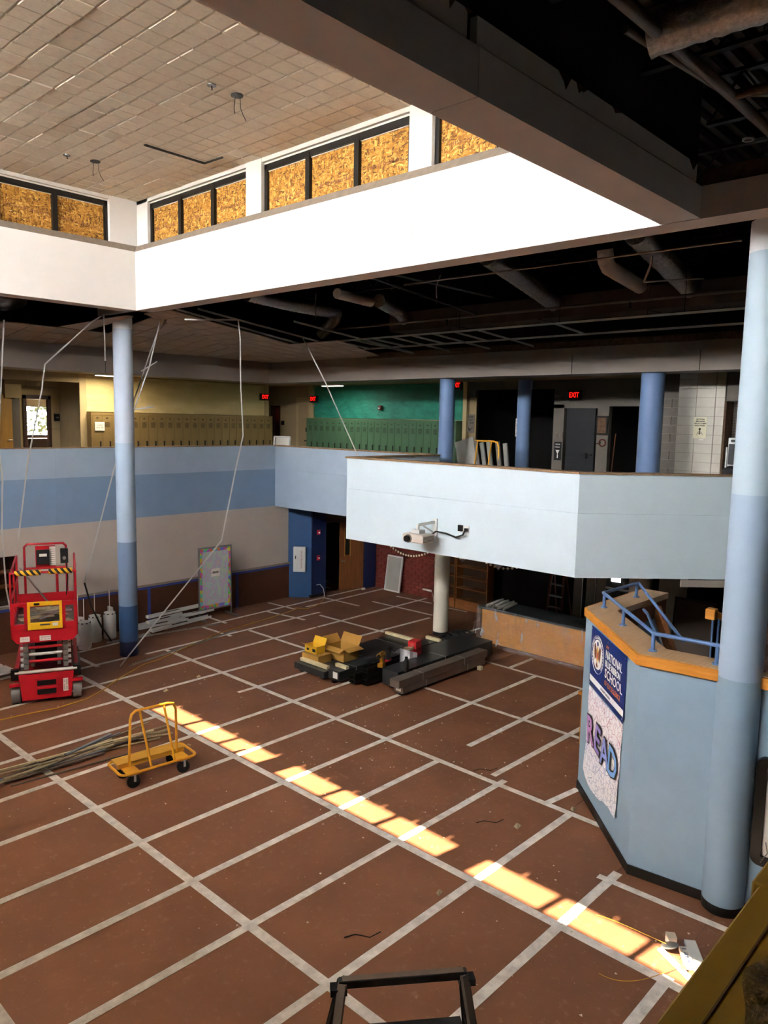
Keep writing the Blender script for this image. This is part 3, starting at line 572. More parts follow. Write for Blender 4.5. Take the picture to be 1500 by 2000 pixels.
# right slope
for i in range(11):
    for j in range(12):
        x1 = 10.62 - i * tt; x0 = x1 - tt; y0 = 4.66 + j * tt; y1 = y0 + tt
        p = clip([(x0, y0), (x1, y0), (x1, y1), (x0, y1)], lambda x, y: hip(x) - y); p = clip(p, lambda x, y: x - 3.95)
        p = clip(p, lambda x, y: y - (5.6 + (x - 4.0) * .26)) if x1 < 8.25 else clip(p, lambda x, y: y - 4.9 - (x - 8.2) * .36)
        if len(p) < 3: continue
        quad_tile([(x, y, zr(x)) for x, y in p])
def tee(mb, p, q, s=.024): mb.beam(p, q, s, .006); mb.beam(Vector(p) + Vector((0, 0, .018)), Vector(q) + Vector((0, 0, .018)), .005, .036)
for x, y0, y1 in ((8.3, -5.6, 6.2), (9.52, -5.6, 5.8)):
    m = MB(); tee(m, (x, y0, zr(x)), (x, y1, zr(x)), .03); part('grid_runner', m, 'tbar', tray)
for k in range(11):
    y = 5.1 - k * .61
    if k in (8, 9): continue
    m = MB(); tee(m, (8.3, y, zr(8.3)), (10.6 if k % 2 else 9.52, y, zr(10.6 if k % 2 else 9.52))); part('cross_tee', m, 'tbar', tray)
m = MB(); tee(m, (8.3, -4.6, zr(8.3)), (9.52, -4.6, zr(9.52))); part('cross_tee', m, 'tbar', tray)
for (a, c) in (((4.0, 5.4), (8.2, 6.4)), ((4.2, 4.9), (8.2, 5.6)), ((6.0, 4.0), (10.4, 4.4))):
    m = MB(); tee(m, (*a, zr(a[0])), (*c, zr(c[0])), .02); part('cross_tee', m, 'tbar', tray)
# ---- upper rear walls
wt = MB().box(5.75, 12.62, 13.34, 13.5, 3.9, 6.86); struct('wall_lockers_tan', wt, 'tan_wall', 'tan corridor wall behind the tan lockers')
al = struct('wall_alcove', MB().box(-14, 4.5, 14.6, 14.8, 3.9, 6.86).box(5.33, 5.8, 14.6, 14.8, 3.9, 6.86).box(4.5, 5.33, 14.6, 14.8, 6.2, 6.86), 'tan_wall', 'tan alcove wall around the classroom door')
part('return', MB().box(5.6, 5.78, 13.3, 14.6, 3.9, 6.86), 'tan_dark', al); part('pilaster', MB().box(5.6, 5.8, 13.22, 13.34, 3.9, 6.86), 'tan_wall', al)
part('header', MB().box(-14, 5.6, 13.22, 13.5, 6.6, 6.86), 'tan_dark', al)
part('bulky_pier', MB().box(3.75, 4.2, 13.9, 14.6, 6.1, 6.86), 'tan_wall', al); part('pier', MB().box(3.95, 4.3, 14.3, 14.6, 3.9, 6.2), 'block_grey', al)
for k, (x0, x1, z) in enumerate(((4.4, 5.0, 6.45), (5.0, 5.6, 6.45), (5.35, 5.6, 5.2), (5.35, 5.6, 4.5))): part('block_joint', MB().box(x0, x1, 14.592, 14.602, z, z + .012), 'hair_line', al)
for x in (4.62, 5.05): part('block_joint', MB().box(x, x + .01, 14.592, 14.602, 6.45, 6.8), 'hair_line', al)
struct('wall_classroom', MB().box(2.6, 2.75, 14.8, 18.8, 3.9, 6.86).box(9.0, 9.15, 14.8, 18.8, 3.9, 6.86), 'tan_wall', 'classroom side walls')
wg = struct('wall_lockers_green', MB().box(13.74, 13.9, 5.1, 12.1, 3.9, 6.86), 'tan_wall', 'corridor wall behind the green lockers')
wn2 = struct('wall_nook', MB().box(13.74, 13.9, 12.1, 13.92, 3.9, 6.86).box(13.74, 13.9, 14.45, 18.8, 3.9, 6.86).box(13.74, 13.9, 13.92, 14.45, 6.15, 6.86), 'tan_dark', 'dim tan wall at the corridor nook')
part('post', MB().box(13.6, 13.74, 11.98, 12.14, 3.9, 6.86), 'tan_wall', wn2); part('post', MB().box(12.5, 12.66, 13.24, 13.34, 3.9, 6.86), 'tan_wall', wn2)
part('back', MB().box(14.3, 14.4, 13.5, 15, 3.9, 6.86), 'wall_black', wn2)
part('panel', MB().box(13.715, 13.74, 12.2, 12.95, 3.9, 6.45), 'tan_wall', wn2)
wr = struct('wall_upper_right', MB().box(13.74, 13.9, 4.8, 5.1, 3.9, 6.86).box(13.74, 13.9, 1.82, 2.14, 3.9, 6.2).box(13.74, 13.9, .5, .83, 3.9, 6.86).box(13.74, 13.9, .83, 2.14, 6.1, 6.86).box(13.74, 13.9, -1.2, -.3, 3.9, 6.86).box(13.74, 13.9, -.3, .5, 6.15, 6.86).box(13.74, 13.9, 2.14, 4.8, 6.62, 6.86), 'block_grey', 'grey block wall with dark doorways upstairs')
part('end_post', MB().box(13.6, 13.74, 5.02, 5.16, 3.9, 6.86), 'tan_wall', wr); part('pinboard', MB().box(13.71, 13.74, 4.74, 5.0, 4.7, 6.4), 'tan_dark', wr)
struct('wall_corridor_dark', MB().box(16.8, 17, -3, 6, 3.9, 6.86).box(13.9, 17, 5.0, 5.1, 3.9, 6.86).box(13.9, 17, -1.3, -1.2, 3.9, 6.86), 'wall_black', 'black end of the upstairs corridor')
wb = struct('wall_block', MB().box(12.05, 12.3, -2.98, -1.98, 3.9, 6.86).box(12.65, 12.8, -1.98, -1.0, 3.9, 6.86), 'mortar', 'pale block wall with a poster upstairs')
blk = MB().box(0, .022, -.195, .195, 0, .192).mesh('block', 'block_white'); blk2 = MB().box(0, .022, -.195, .195, 0, .192).mesh('block', 'block_grey')
for r_ in range(15):
    for c_ in range(3):
        y = -2.18 - c_ * .4 + (0 if r_ % 2 == 0 else 0)
        if y - .195 > -3.0: share('block', blk, wb, (12.03, y, 3.9 + r_ * .2))
    share('block', blk, wb, (12.03, -2.885, 3.9 + r_ * .2), scale=(1, .45, 1))
    for c_ in range(2): share('block', blk2, wb, (12.63, -1.2 - c_ * .4 - (.2 if r_ % 2 else 0), 3.9 + r_ * .2))
wf = struct('wall_fountain_niche', MB().box(12.5, 12.6, -6, -2.98, 3.9, 6.86).box(12.0, 12.5, -6, -3.02, 6.22, 6.86), 'block_grey', 'recessed niche behind the drinking fountain')
part('mosaic_tile', MB().box(12.48, 12.5, -6, -3.0, 3.9, 6.22), 'mosaic', wf); part('jamb', MB().box(12.03, 12.5, -3.02, -2.98, 3.9, 6.22), 'brown_strip', wf)
struct('wall_upper_side', MB().box(12.0, 20, -6.2, -6.0, 3.9, 6.86), 'dim_grey_wall', 'upstairs side wall')
# ---- stair enclosure
PO = [(7.6, -3.42), (5.62, -3.38), (3.98, -4.98), (4.1, -5.98)]
st = struct('wall_stair', vwall(MB(), PO[1:3], .3, 0, 2.76), 'wall_blue', 'blue half wall enclosing the stair landing')
part('front_panel', vwall(MB(), [PO[2], PO[3]], .3, 0, 2.76), 'wall_blue', st); part('back_panel', vwall(MB(), [PO[0], PO[1]], .3, 0, 2.76), 'wall_blue', st)
part('side_panel', MB().box(4.2, 4.5, -8.7, -6.2, 0, 2.76), 'wall_blue', st)
part('base', vwall(MB(), [(5.60, -3.37), (3.96, -4.985), (4.085, -5.95)], .05, 0, .13), 'baseboard_black', st); part('base', MB().box(4.17, 4.22, -8.7, -6.25, 0, .13), 'baseboard_black', st)
def capseg(pts, t):
    a, bq = Vector(pts[0]), Vector(pts[1]); part('wood_edge', vwall(MB(), pts, .05, 2.76, 2.885), 'oak', st)
capo = [(7.62, -3.36), (5.66, -3.32), (3.92, -4.96), (4.03, -5.9)]
part('wood_edge', vwall(MB(), capo, .06, 2.755, 2.885), 'oak', st, bevel=.004); part('wood_cap', vwall(MB(), [(7.62, -3.40), (5.64, -3.36), (3.97, -4.97), (4.07, -5.92)], .42, 2.80, 2.89), 'oak_top', st)
part('wood_inner', vwall(MB(), [(7.5, -3.80), (5.8, -3.78), (4.40, -5.12), (4.46, -5.9)], .04, 2.55, 2.80), 'door_wood', st)
part('wood_edge', MB().box(4.13, 4.2, -8.7, -6.3, 2.755, 2.885), 'oak', st); part('wood_cap', MB().box(4.18, 4.6, -8.7, -6.3, 2.8, 2.89), 'oak_top', st)
part('landing', MB().prism([(7.6, -3.7), (5.7, -3.7), (4.3, -5.1), (4.4, -8.5), (7.6, -8.5)], 1.7, 1.85), 'dark_wood', st)
for k in range(8): part('stair_step', MB().box(7.6 + k * .28, 7.9 + k * .28, -6.6, -5.0, 1.6 + k * .17, 1.85 + k * .17 + .0), 'dark_wood', st)
# ---- camera-side parapet
cp = struct('wall_balcony_near', MB().box(-14, 4.0, -8.7, -8.47, 2.99, 4.76), 'sky_blue', 'mustard topped parapet under the viewer')
random.seed(4)
part('wood_cap', MB().box(-6, -3.42, -8.72, -8.452, 4.765, 4.85).box(-3.42, 4, -8.72, -8.44, 4.765, 4.853), 'mustard', cp, bevel=.004)
part('cap_groove', MB().box(-6, 4, -8.504, -8.501, 4.845, 4.854), 'brown_strip', cp); part('cap_rib', MB().box(-6, 4, -8.56, -8.51, 4.845, 4.858), 'mustard', cp)
def fz(u, v): x = -6 + u * 10; y = -8.545 - v * .2; return (x, y - (.02 * math.sin(x * 9) + .012 * math.sin(x * 31) if v == 0 else 0), 4.866 + .006 * math.sin(x * 40 + v * 9) + .006 * random.random())
part('torn_felt', MB().grid(fz, 260, 8), 'fuzzy_ledge', cp)
# ================================================================== THINGS : ground floor
for nm, hx in (('letter_r', '#c48acb'), ('letter_e', '#9c8ad2'), ('letter_a', '#8b97dc'), ('letter_d', '#78abe8')): pm(nm, hx, .7, var=.05)
# ---- red scissor lift
def scissor_lift():
    t = thing('scissor_lift', 'red scissor lift with yellow gate parked in front of the beige wall', 'lift', (1.27, 5.83, 0), R(-24.3))
    ch = part('chassis', MB().box(-.46, .46, .05, 2.25, .14, .46).box(-.58, -.5, .3, 2.2, .46, .66).box(.5, .58, .3, 2.2, .46, .66).box(-.58, .58, .02, .12, .48, .6), 'lift_red', t, bevel=.008)
    part('front_plate', MB().add([(-.44, -.03, .1), (.44, -.03, .1), (.5, -.03, .62), (-.5, -.03, .62), (-.44, .06, .1), (.44, .06, .1), (.5, .06, .62), (-.5, .06, .62)], [(0, 1, 2, 3), (7, 6, 5, 4), (0, 4, 5, 1), (1, 5, 6, 2), (2, 6, 7, 3), (3, 7, 4, 0)]), 'lift_red', ch)
    for z in (.2, .38): part('step_slot', MB().box(-.17, .17, -.045, -.028, z, z + .1), 'black', ch)
    part('step_rail', MB().box(-.2, .2, -.06, -.03, .31, .35).box(-.2, -.17, -.05, -.03, .18, .52).box(.17, .2, -.05, -.03, .18, .52), 'lift_red', ch)
    part('sticker', MB().box(.3, .39, -.036, -.03, .22, .48), 'sticker', ch)
    ink_marks([(.2, .02), (.22, -.022)], .026, 'sticker_ink', ch, (.345, -.038, .35), (0, 0, -1), (1, 0, 0), 5)
    part('bumper_bar', MB().tube([(-.56, .0, .66), (.56, .0, .66)], .032, 10), 'white_metal', ch, True)
    for s in (-1, 1):
        part('corner_block', MB().box(s * .56 - .07, s * .56 + .07, -.02, .12, .52, .72), 'black', ch); part('tie_down', MB().box(s * .56 - .1, s * .56 + .1, -.05, .02, .4, .46).cbox((s * .6, -.055, .43), (.05, .02, .04)), 'lift_red', ch)
        for y in (.18, 1.95): part('wheel', MB().disc((s * .555, y, .2), (1, 0, 0), .2, .15, 24).disc((s * .635, y, .2), (1, 0, 0), .1, .02, 16), ['lift_grey'], t, True)
    sc = part('scissor_stack', MB().box(-.42, -.30, .3, 2.1, .7, .74).box(.3, .42, .3, 2.1, .7, .74), 'lift_grey', t)
    for s in (-1, 1):
        for k in range(6):
            part('scissor_arm', MB().beam((s * .36, .14, .72 + k * .115), (s * .36, 2.1, .76 + k * .115), .09, .1), 'lift_grey', sc); 
            if k < 5: part('scissor_arm', MB().beam((s * .24, .16, .76 + k * .125), (s * .24, 2.1, .74 + k * .125), .07, .09), 'lift_grey', sc)
            part('pivot', MB().disc((s * .43, .2, .74 + k * .115), (1, 0, 0), .035, .06, 10), 'white_metal', sc, True)
    for k, m_ in enumerate(('lift_red', 'white_metal', 'lift_red', 'white_metal')): part('cross_tube', MB().tube([(-.3, .1, .84 + k * .14), (.3, .1, .84 + k * .14)], .03, 10), m_, sc, True)
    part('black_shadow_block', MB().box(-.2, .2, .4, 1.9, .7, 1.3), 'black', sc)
    pf = part('platform', MB().box(-.58, .58, .03, 2.2, 1.36, 1.44), 'deck_grey', t)
    part('apron', MB().add([(-.5, .0, 1.24), (.5, .0, 1.24), (.6, .0, 1.36), (.6, .0, 1.62), (-.6, .0, 1.62), (-.6, .0, 1.36), (-.5, .04, 1.24), (.5, .04, 1.24), (.6, .04, 1.36), (.6, .04, 1.62), (-.6, .04, 1.62), (-.6, .04, 1.36)], [(0, 1, 2, 3, 4, 5), (11, 10, 9, 8, 7, 6)] + [(i, (i + 1) % 6, 6 + (i + 1) % 6, 6 + i) for i in range(6)]), 'lift_red', pf)
    part('side_apron', MB().box(-.6, -.56, 0, 2.2, 1.34, 1.6).box(.56, .6, 0, 2.2, 1.34, 1.6).box(-.6, .6, 2.16, 2.2, 1.34, 1.6), 'lift_red', pf)
    for x, w_ in ((-.36, .17), (.0, .2)): part('sticker', MB().box(x - w_ / 2, x + w_ / 2, -.008, 0, 1.27, 1.37), 'sticker', pf)
    ink_marks([(.15, .02), (.16, -.02)], .024, 'sticker_ink', pf, (0, -.01, 1.32), (1, 0, 0), (0, 0, 1), 6); ink_marks([(.12, .025), (.13, 0), (.12, -.025)], .012, 'sticker_ink', pf, (-.36, -.01, 1.32), (1, 0, 0), (0, 0, 1), 7)
    gr = part('guard_rail', MB().tube([(-.58, .02, 1.5), (-.58, .02, 2.62), (-.5, .02, 2.62), (.5, .02, 2.62), (.58, .02, 2.62), (.58, .02, 1.5)], .024, 8), 'lift_red', t, True)
    part('side_rail', MB().tube([(-.58, 0, 2.6), (-.58, 2.15, 2.6), (-.58, 2.15, 1.5)], .022, 8).tube([(-.58, 0, 2.08), (-.58, 2.15, 2.08)], .02, 8).tube([(-.58, 1.1, 1.5), (-.58, 1.1, 2.6)], .02, 8), 'lift_red', gr, True)
    part('side_rail', MB().tube([(.58, 0, 2.6), (.58, 2.15, 2.6), (.58, 2.15, 1.5)], .022, 8).tube([(.58, 0, 2.08), (.58, 2.15, 2.08)], .02, 8).tube([(.58, 1.1, 1.5), (.58, 1.1, 2.6)], .02, 8), 'lift_red', gr, True)
    part('front_bar', MB().tube([(-.58, .02, 2.02), (.58, .02, 2.02)], .022, 8), 'lift_red', gr, True)
    part('rear_rail', MB().tube([(-.42, 2.18, 1.5), (-.42, 2.18, 2.3), (-.42, 2.18, 2.78), (-.36, 2.18, 2.84), (.36, 2.18, 2.84), (.42, 2.18, 2.78), (.42, 2.18, 1.5)], .026, 8).tube([(-.42, 2.18, 2.3), (.42, 2.18, 2.3)], .026, 8).tube([(.22, 2.18, 1.5), (.22, 2.18, 2.3)], .03, 8), 'lift_red', gr, True)
    part('rear_plate', MB().box(-.2, .2, 2.14, 2.16, 2.32, 2.8), 'lift_red', gr); part('toe_board', MB().box(-.58, .58, 2.14, 2.17, 1.5, 1.75), 'lift_red', gr)
    part('manual_box', MB().box(-.18, .08, 2.04, 2.14, 2.4, 2.72), 'black', gr, bevel=.01); part('manual_label', MB().box(-.12, .03, 2.03, 2.04, 2.58, 2.64), 'sticker', gr)
    part('chart', MB().box(.08, .2, 2.125, 2.14, 2.36, 2.78), 'sticker', gr)
    part('chart_lines', (lambda m: [m.box(.09, .19, 2.12, 2.125, 2.4 + k * .045, 2.406 + k * .045) for k in range(8)] and m)(MB()), 'sticker_ink', gr)
    part('control_box', MB().box(.3, .46, 1.98, 2.1, 2.42, 2.74), 'black', gr, bevel=.01); part('control_knob', MB().disc((.38, 1.96, 2.54), (0, 1, 0), .035, .05, 12), 'lift_grey', gr, True); part('control_cable', MB().tube([(.42, 2.05, 2.42), (.44, 2.0, 2.1), (.4, 2.05, 1.7)], .014, 6), 'cord_black', gr)
    part('hazard_pad', MB().tube([(-.5, .02, 2.62), (-.04, .02, 2.62)], .055, 10), 'hazard', gr, True); part('hazard_pad', MB().tube([(.1, .02, 2.63), (.52, .02, 2.63)], .055, 10), 'hazard', gr, True)
    gt = part('gate', MB().box(-.3, -.25, -.03, .0, 1.5, 2.05).box(.27, .32, -.03, .0, 1.5, 2.05).box(-.25, .27, -.03, 0, 1.97, 2.05).box(-.25, .27, -.03, 0, 1.5, 1.64), 'sign_yellow', t, bevel=.004)
    part('latch', MB().box(-.18, -.08, -.045, -.03, 1.99, 2.03), 'black', gt); part('label_plate', MB().box(.14, .24, -.036, -.03, 1.56, 1.62), 'sticker', gt); part('ink', MB().box(-.08, .1, -.034, -.03, 1.58, 1.61), 'sticker_ink', gt)
    part('panel_frame', MB().box(-.56, -.3, -.02, .0, 1.98, 2.04).box(-.56, -.3, -.02, 0, 1.5, 1.62).box(-.36, -.3, -.02, 0, 1.5, 2.0).box(-.58, -.53, -.02, 0, 1.5, 2.04), 'lift_red', t); part('panel_frame', MB().box(.32, .56, -.02, .0, 1.98, 2.04).box(.32, .56, -.02, 0, 1.5, 1.62).box(.32, .38, -.02, 0, 1.5, 2.0).box(.53, .58, -.02, 0, 1.5, 2.04), 'lift_red', t)
    part('tag', MB().box(.6, .61, -.02, .1, 1.98, 2.14), 'sticker', t)
    return t
lift = scissor_lift()
LX = Matrix.Translation((1.27, 5.83, 0)) @ Matrix.Rotation(R(-24.3), 4, 'Z')
def lp(*p): return tuple(LX @ Vector(p))
m = MB(); random.seed(2)
for k in range(5): m.beam(lp(random.uniform(-.5, 0), .3 + .3 * k, 1.5 + .06 * (k % 3)), lp(random.uniform(.1, .5), .5 + .28 * k, 1.53 + .05 * (k % 2)), .25, .012)
single('cardboard_scraps', m, 'scrap', 'torn cardboard and tile scraps heaped on the lift platform', 'scraps')
for k, (a, c) in enumerate((((-.45, .9, 2.55), (.15, 1.6, 1.48)), ((-.5, .7, 1.62), (.5, .9, 1.62)), ((-.1, .4, 1.6), (.45, 1.3, 1.58)))):
    mm = MB(); tee(mm, lp(*a), lp(*c), .035); single('metal_strip', mm, 'galvan', ('grey metal strip leaning diagonally across the lift platform', 'grey metal strip lying flat across the lift platform', 'short metal strip slanting over the lift platform scraps')[k], 'metal strip', 'loose ceiling grid strips')
# ---- hanging ceiling grid strips
def hang(label, path, s=.032, mat='tbar', name='ceiling_strip'):
    mm = MB()
    for a, c in zip(path[:-1], path[1:]): mm.beam(a, c, s, .007, (0, 1, 0)); mm.beam(a, c, .007, s, (0, 1, 0))
    return single(name, mm, mat, label, 'metal strip', 'dangling ceiling grid strips')
hang('bent ceiling strip hanging from the left opening down to the red lift', [(3.30, 7.25, 7.80), (3.14, 7.38, 7.66), (2.28, 7.78, 6.72), (2.21, 7.81, 6.19), (1.91, 7.93, 4.66), (1.68, 8.02, 2.95)])
hang('short straight ceiling strip hanging left of the blue column', [(3.37, 7.26, 7.84), (3.38, 7.26, 6.85)])
hang('bent ceiling strip at the far left edge behind the lift', [(1.55, 7.98, 7.59), (1.36, 8.05, 4.99), (1.41, 8.03, 4.29), (1.36, 8.05, 3.14), (1.4, 8.04, 1.91), (1.49, 8.01, 1.2)])
hang('folded ceiling strip hooked beside the blue column', [(4.42, 6.83, 7.86), (4.46, 6.81, 7.75), (4.34, 6.88, 7.18), (4.26, 6.93, 6.78), (3.99, 7.08, 5.92), (3.95, 7.1, 5.8), (4.32, 6.89, 5.88)])
hang('dark stub of ceiling strip at the beam right of the column', [(4.59, 6.73, 7.85), (4.46, 6.80, 7.62)], .04, 'pipe_grey')
hang('long ceiling strip running behind the blue column to the pendant lamps', [(4.93, 7.63, 7.74), (4.71, 7.76, 7.02), (4.42, 7.92, 6.05), (4.05, 8.12, 4.65), (3.34, 8.47, 1.69)])
hang('small cross strip on the folded strip right of the column', [(4.1, 7.02, 6.66), (4.4, 6.84, 6.89)], .025)
hang('longest bent ceiling strip reaching the floor in front of the column', [(4.32, 5.58, 7.72), (5.29, 5.01, 7.77), (5.32, 4.98, 7.39), (5.33, 4.98, 6.46), (5.43, 5.03, 5.28), (5.37, 5.24, 4.48), (5.15, 5.47, 2.89), (3.34, 6.83, 0.03)])
hang('slanting ceiling strip leaning on the balcony bay parapet', [(7.37, 5.31, 7.63), (7.44, 4.56, 6.55), (7.45, 3.44, 4.86)])
single('dangling_cable', MB().tube([(3.34, 8.47, 1.69), (3.5, 8.5, 1.1), (3.8, 8.6, .5), (4.1, 8.7, .06)], .02, 6), 'cord_black', 'black cable hanging from the strip over the pendant lamps', 'cable', smooth=True)
for a, c, l in (((3.5, 6.75, .012), (7.0, 7.5, .012), 'grey metal strip lying on the floor right of the blue column'), ((4.0, 8.75, .012), (7.1, 8.35, .012), 'grey metal strip lying on the floor near the white fixture pile'), ((4.1, 8.68, .012), (5.2, 8.75, .03), 'short metal strip on the floor behind the blue column')):
    mm = MB(); tee(mm, a, c, .05); single('floor_strip', mm, 'galvan', l, 'metal strip', 'metal strips on the floor')
# ---- pendant lamps with stems
for k, (x, y, lab) in enumerate(((3.42, 8.72, 'dented white pendant lamp with stem, nearest the lift'), (3.46, 9.12, 'white pendant lamp standing half behind the dented one'), (3.88, 9.1, 'white pendant lamp in the middle of the row'), (4.3, 9.15, 'white pendant lamp standing nearest the blue column'))):
    t = thing('pendant_lamp', lab, 'lamp', (x, y, 0), group='pendant lamps standing by the wall')
    prof = [(.14, .005), (.155, .03), (.152, .2), (.158 if k == 0 else .155, .45), (.155, .6), (.15, .63)]
    sh_ = part('shade', MB().lathe(prof, n=28), 'white_metal', t, True)
    if k == 0:
        for v in sh_.data.vertices:
            if v.co.x < .02 and .1 < v.co.z < .45: v.co.x += .05 * math.sin((v.co.z - .1) / .35 * math.pi)
            v.co.x += .03 * math.sin(v.co.z * 5)
    tp = part('top_ring', MB().lathe([(.06, .63), (.14, .63), (.14, .68), (.06, .7)], n=28), 'white_metal', t, True)
    for j in range(8): an = j * math.pi / 4; part('vent', MB().cbox((.142 * math.cos(an), .142 * math.sin(an), .655), (.03, .03, .025)), 'black', tp)
    part('stem', MB().tube([(0, 0, .66), (0, 0, 1.24)], .011, 8), 'white_metal', t, True)
# ---- pile of white fixtures
random.seed(21)
labs = ['top white channel on the pile of light fixtures beside the easel', 'long white channel at the bottom front of the fixture pile', 'white channel crossing the fixture pile at its left end', 'white channel lying along the back of the fixture pile', 'short white channel poking out of the fixture pile toward the easel', 'grey ballast tray lying in the fixture pile']
for k, (a, c, w_) in enumerate((((5.4, 9.25, .3), (7.1, 9.3, .34), .14), ((5.25, 8.78, .05), (7.2, 9.0, .06), .16), ((5.1, 9.2, .06), (6.4, 8.9, .16), .15), ((5.2, 9.38, .08), (7.3, 9.4, .1), .12), ((6.3, 9.1, .2), (7.35, 9.05, .22), .1), ((5.3, 9.05, .2), (6.5, 9.2, .22), .18))):
    t = thing('light_fixture', labs[k], 'light fixture', (0, 0, 0), group='removed light fixtures in a pile')
    part('channel', MB().beam(a, c, w_, .012).beam(Vector(a) + Vector((0, w_ / 2, .03)), Vector(c) + Vector((0, w_ / 2, .03)), .012, .06).beam(Vector(a) - Vector((0, w_ / 2, -.03)), Vector(c) - Vector((0, w_ / 2, -.03)), .012, .06), 'white_metal', t)
    part('ballast', MB().beam(Vector(a).lerp(Vector(c), .35) + Vector((0, 0, .03)), Vector(a).lerp(Vector(c), .6) + Vector((0, 0, .03)), .06, .04), 'black', t); part('end_socket', MB().cbox(Vector(a).lerp(Vector(c), .02) + Vector((0, 0, .03)), (.03, w_ * .8, .07)), 'sticker', t)
single('white_bracket', MB().box(4.42, 4.47, 9.3, 9.5, .05, .75).box(4.42, 4.47, 9.28, 9.3, .1, .7), 'white_metal', 'upright white bracket leaning on the wall behind the blue column', 'bracket')
for k, (y, z, x) in enumerate(((7.8, .05, -.2), (7.9, .12, -.25), (7.7, .19, -.15), (8.0, .26, -.3))): single('light_troffer', MB().beam((x, y, z), (x + 1.5, y + .15, z), .45, .05), 'white_metal', ['lowest white panel in the stack left of the lift', 'second white panel up in the stack left of the lift', 'third white panel up in the stack left of the lift', 'top white panel in the stack left of the lift', 'white panel pushed under the right side of the stack left of the lift'][k], 'panel', 'white panels stacked left of the lift')
# ---- easel board
t = thing('easel_board', 'metal display easel with a pastel tissue paper poster and rainbow border', 'easel', (7.43, 9.05, 0), R(-2))
part('frame', MB().box(-.54, -.5, -.02, .02, .05, 2.05).box(.5, .54, -.02, .02, .05, 2.05).box(-.5, .5, -.02, .02, 2.01, 2.05).box(-.5, .5, -.02, .02, .26, .3), 'steel_pole', t)
for s in (-1, 1): part('foot', MB().box(s * .52 - .025, s * .52 + .025, -.35, .3, 0.0, .05), 'steel_pole', t)
bd = part('board', MB().box(-.5, .5, -.01, .01, .3, 2.01), 'rainbow_border', t); part('poster', MB().box(-.42, .42, -.016, -.01, .4, 1.92), 'pastel', bd); part('title_card', MB().box(-.14, .14, -.02, -.016, 1.2, 1.42), 'sticker', bd); put_text('LIBRARY', .075, 'ink_dark', bd, (0, -.022, 1.31), (1, 0, 0), (0, 0, 1), .001, .85, .003)
# ---- cabinet, alarms, outlet cord on the blue pier
d_ = Vector((11.02 - 10.52, 9.02 - 9.55, 0)).normalized(); ang = math.atan2(d_.y, d_.x)
t = thing('extinguisher_cabinet', 'white wall cabinet with red vertical lettering on the blue pier', 'cabinet', (10.77, 9.285, .86), ang)
part('body', MB().box(-.19, .19, -.14, -.005, 0, .8), 'white_metal', t, bevel=.008); dr = part('door', MB().box(-.16, .16, -.155, -.14, .03, .77), 'white_metal', t); part('handle', MB().box(-.13, -.1, -.17, -.155, .42, .52), 'black', dr); put_text('FIRE EXTINGUISHER', .065, 'seal_red', dr, (.07, -.157, .4), (0, 0, -1), (1, 0, 0), .001)
for z, l in ((2.02, 'upper small red fire alarm on the navy pier face'), (1.2, 'lower red pull station on the navy pier face')):
    t = thing('fire_alarm', l, 'alarm', (11.27, 8.97, z), group='red alarms on the pier'); part('plate', MB().box(-.06, .06, -.03, 0, 0, .15), 'red_case', t); part('button', MB().box(-.03, .03, -.05, -.03, .05, .09), 'sticker', t)
single('grey_cord', MB().tube([(11.2, 8.96, .4), (11.28, 8.88, .42), (11.36, 8.82, .3), (11.4, 8.8, .1), (11.34, 8.74, .02)], .014, 6), 'sticker', 'short pale cord plugged low into the navy pier', 'cord', smooth=True)
# ---- wooden door standing open
t = thing('door_1', 'brown wooden door standing open beside the navy jamb', 'door', (13.18, 8.82, 0), math.atan2(.36, -.78)); t['kind'] = 'structure'
lf = part('leaf', MB().box(0, .86, -.022, .022, .02, 2.3), 'door_wood', t); part('vision_panel', MB().box(.5, .66, .022, .026, 1.2, 2.05).box(.5, .66, -.03, -.022, 1.2, 2.05), 'black', lf); part('vision_trim', MB().box(.47, .5, .02, .035, 1.15, 2.1).box(.66, .69, .02, .035, 1.15, 2.1), 'door_oak', lf); part('handle', MB().tube([(.78, .02, 1.0), (.78, .07, 1.0), (.66, .07, 1.0)], .014, 6), 'steel_pole', lf)
t = single('door_stop', MB().cbox((13.1, 8.72, .03), (.12, .08, .06)), 'sticker', 'small pale wedge at the foot of the open wooden door', 'wedge')
# ---- leaning white panel and garland on brick
t = thing('leaning_whiteboard', 'white framed panel leaning on the brick wall', 'panel', (13.55, 7.83, 0), 0, rot=(0, R(8), 0)); part('sheet', MB().box(-.01, .01, -.3, .3, .04, 1.18), 'tan_panel', t); part('frame', MB().box(-.03, .02, -.34, -.29, .02, 1.22).box(-.03, .02, .29, .34, .02, 1.22).box(-.03, .02, -.34, .34, .02, .07).box(-.03, .02, -.34, .34, 1.17, 1.22), 'white_metal', t)
def garland(pts, label, n):
    t = thing('paper_garland', label, 'garland', (0, 0, 0)); a, c, e = [Vector(p) for p in pts]; P = [a * (1 - s) ** 2 + c * 2 * s * (1 - s) + e * s * s for s in [i / n for i in range(n + 1)]]
    part('string', MB().tube(P, .004, 4), 'scrap', t)
    for i, p in enumerate(P): an = random.uniform(-.6, .6); part('paper_disc', MB().disc(p + Vector((-.01 - .002 * (i % 2), 0, 0)), (1, 0, 0), .036, .004, 10), 'poster_cream', t)
garland(((13.74, 8.3, 1.62), (13.74, 7.3, .95), (13.74, 6.25, 1.62)), 'string of cream paper discs drooping across the brick wall', 18)
garland(((11.6, 2.95, 2.1), (11.6, 2.3, 1.72), (11.6, 1.6, 2.05)), 'short string of cream paper discs hanging under the balcony right of the column', 10)
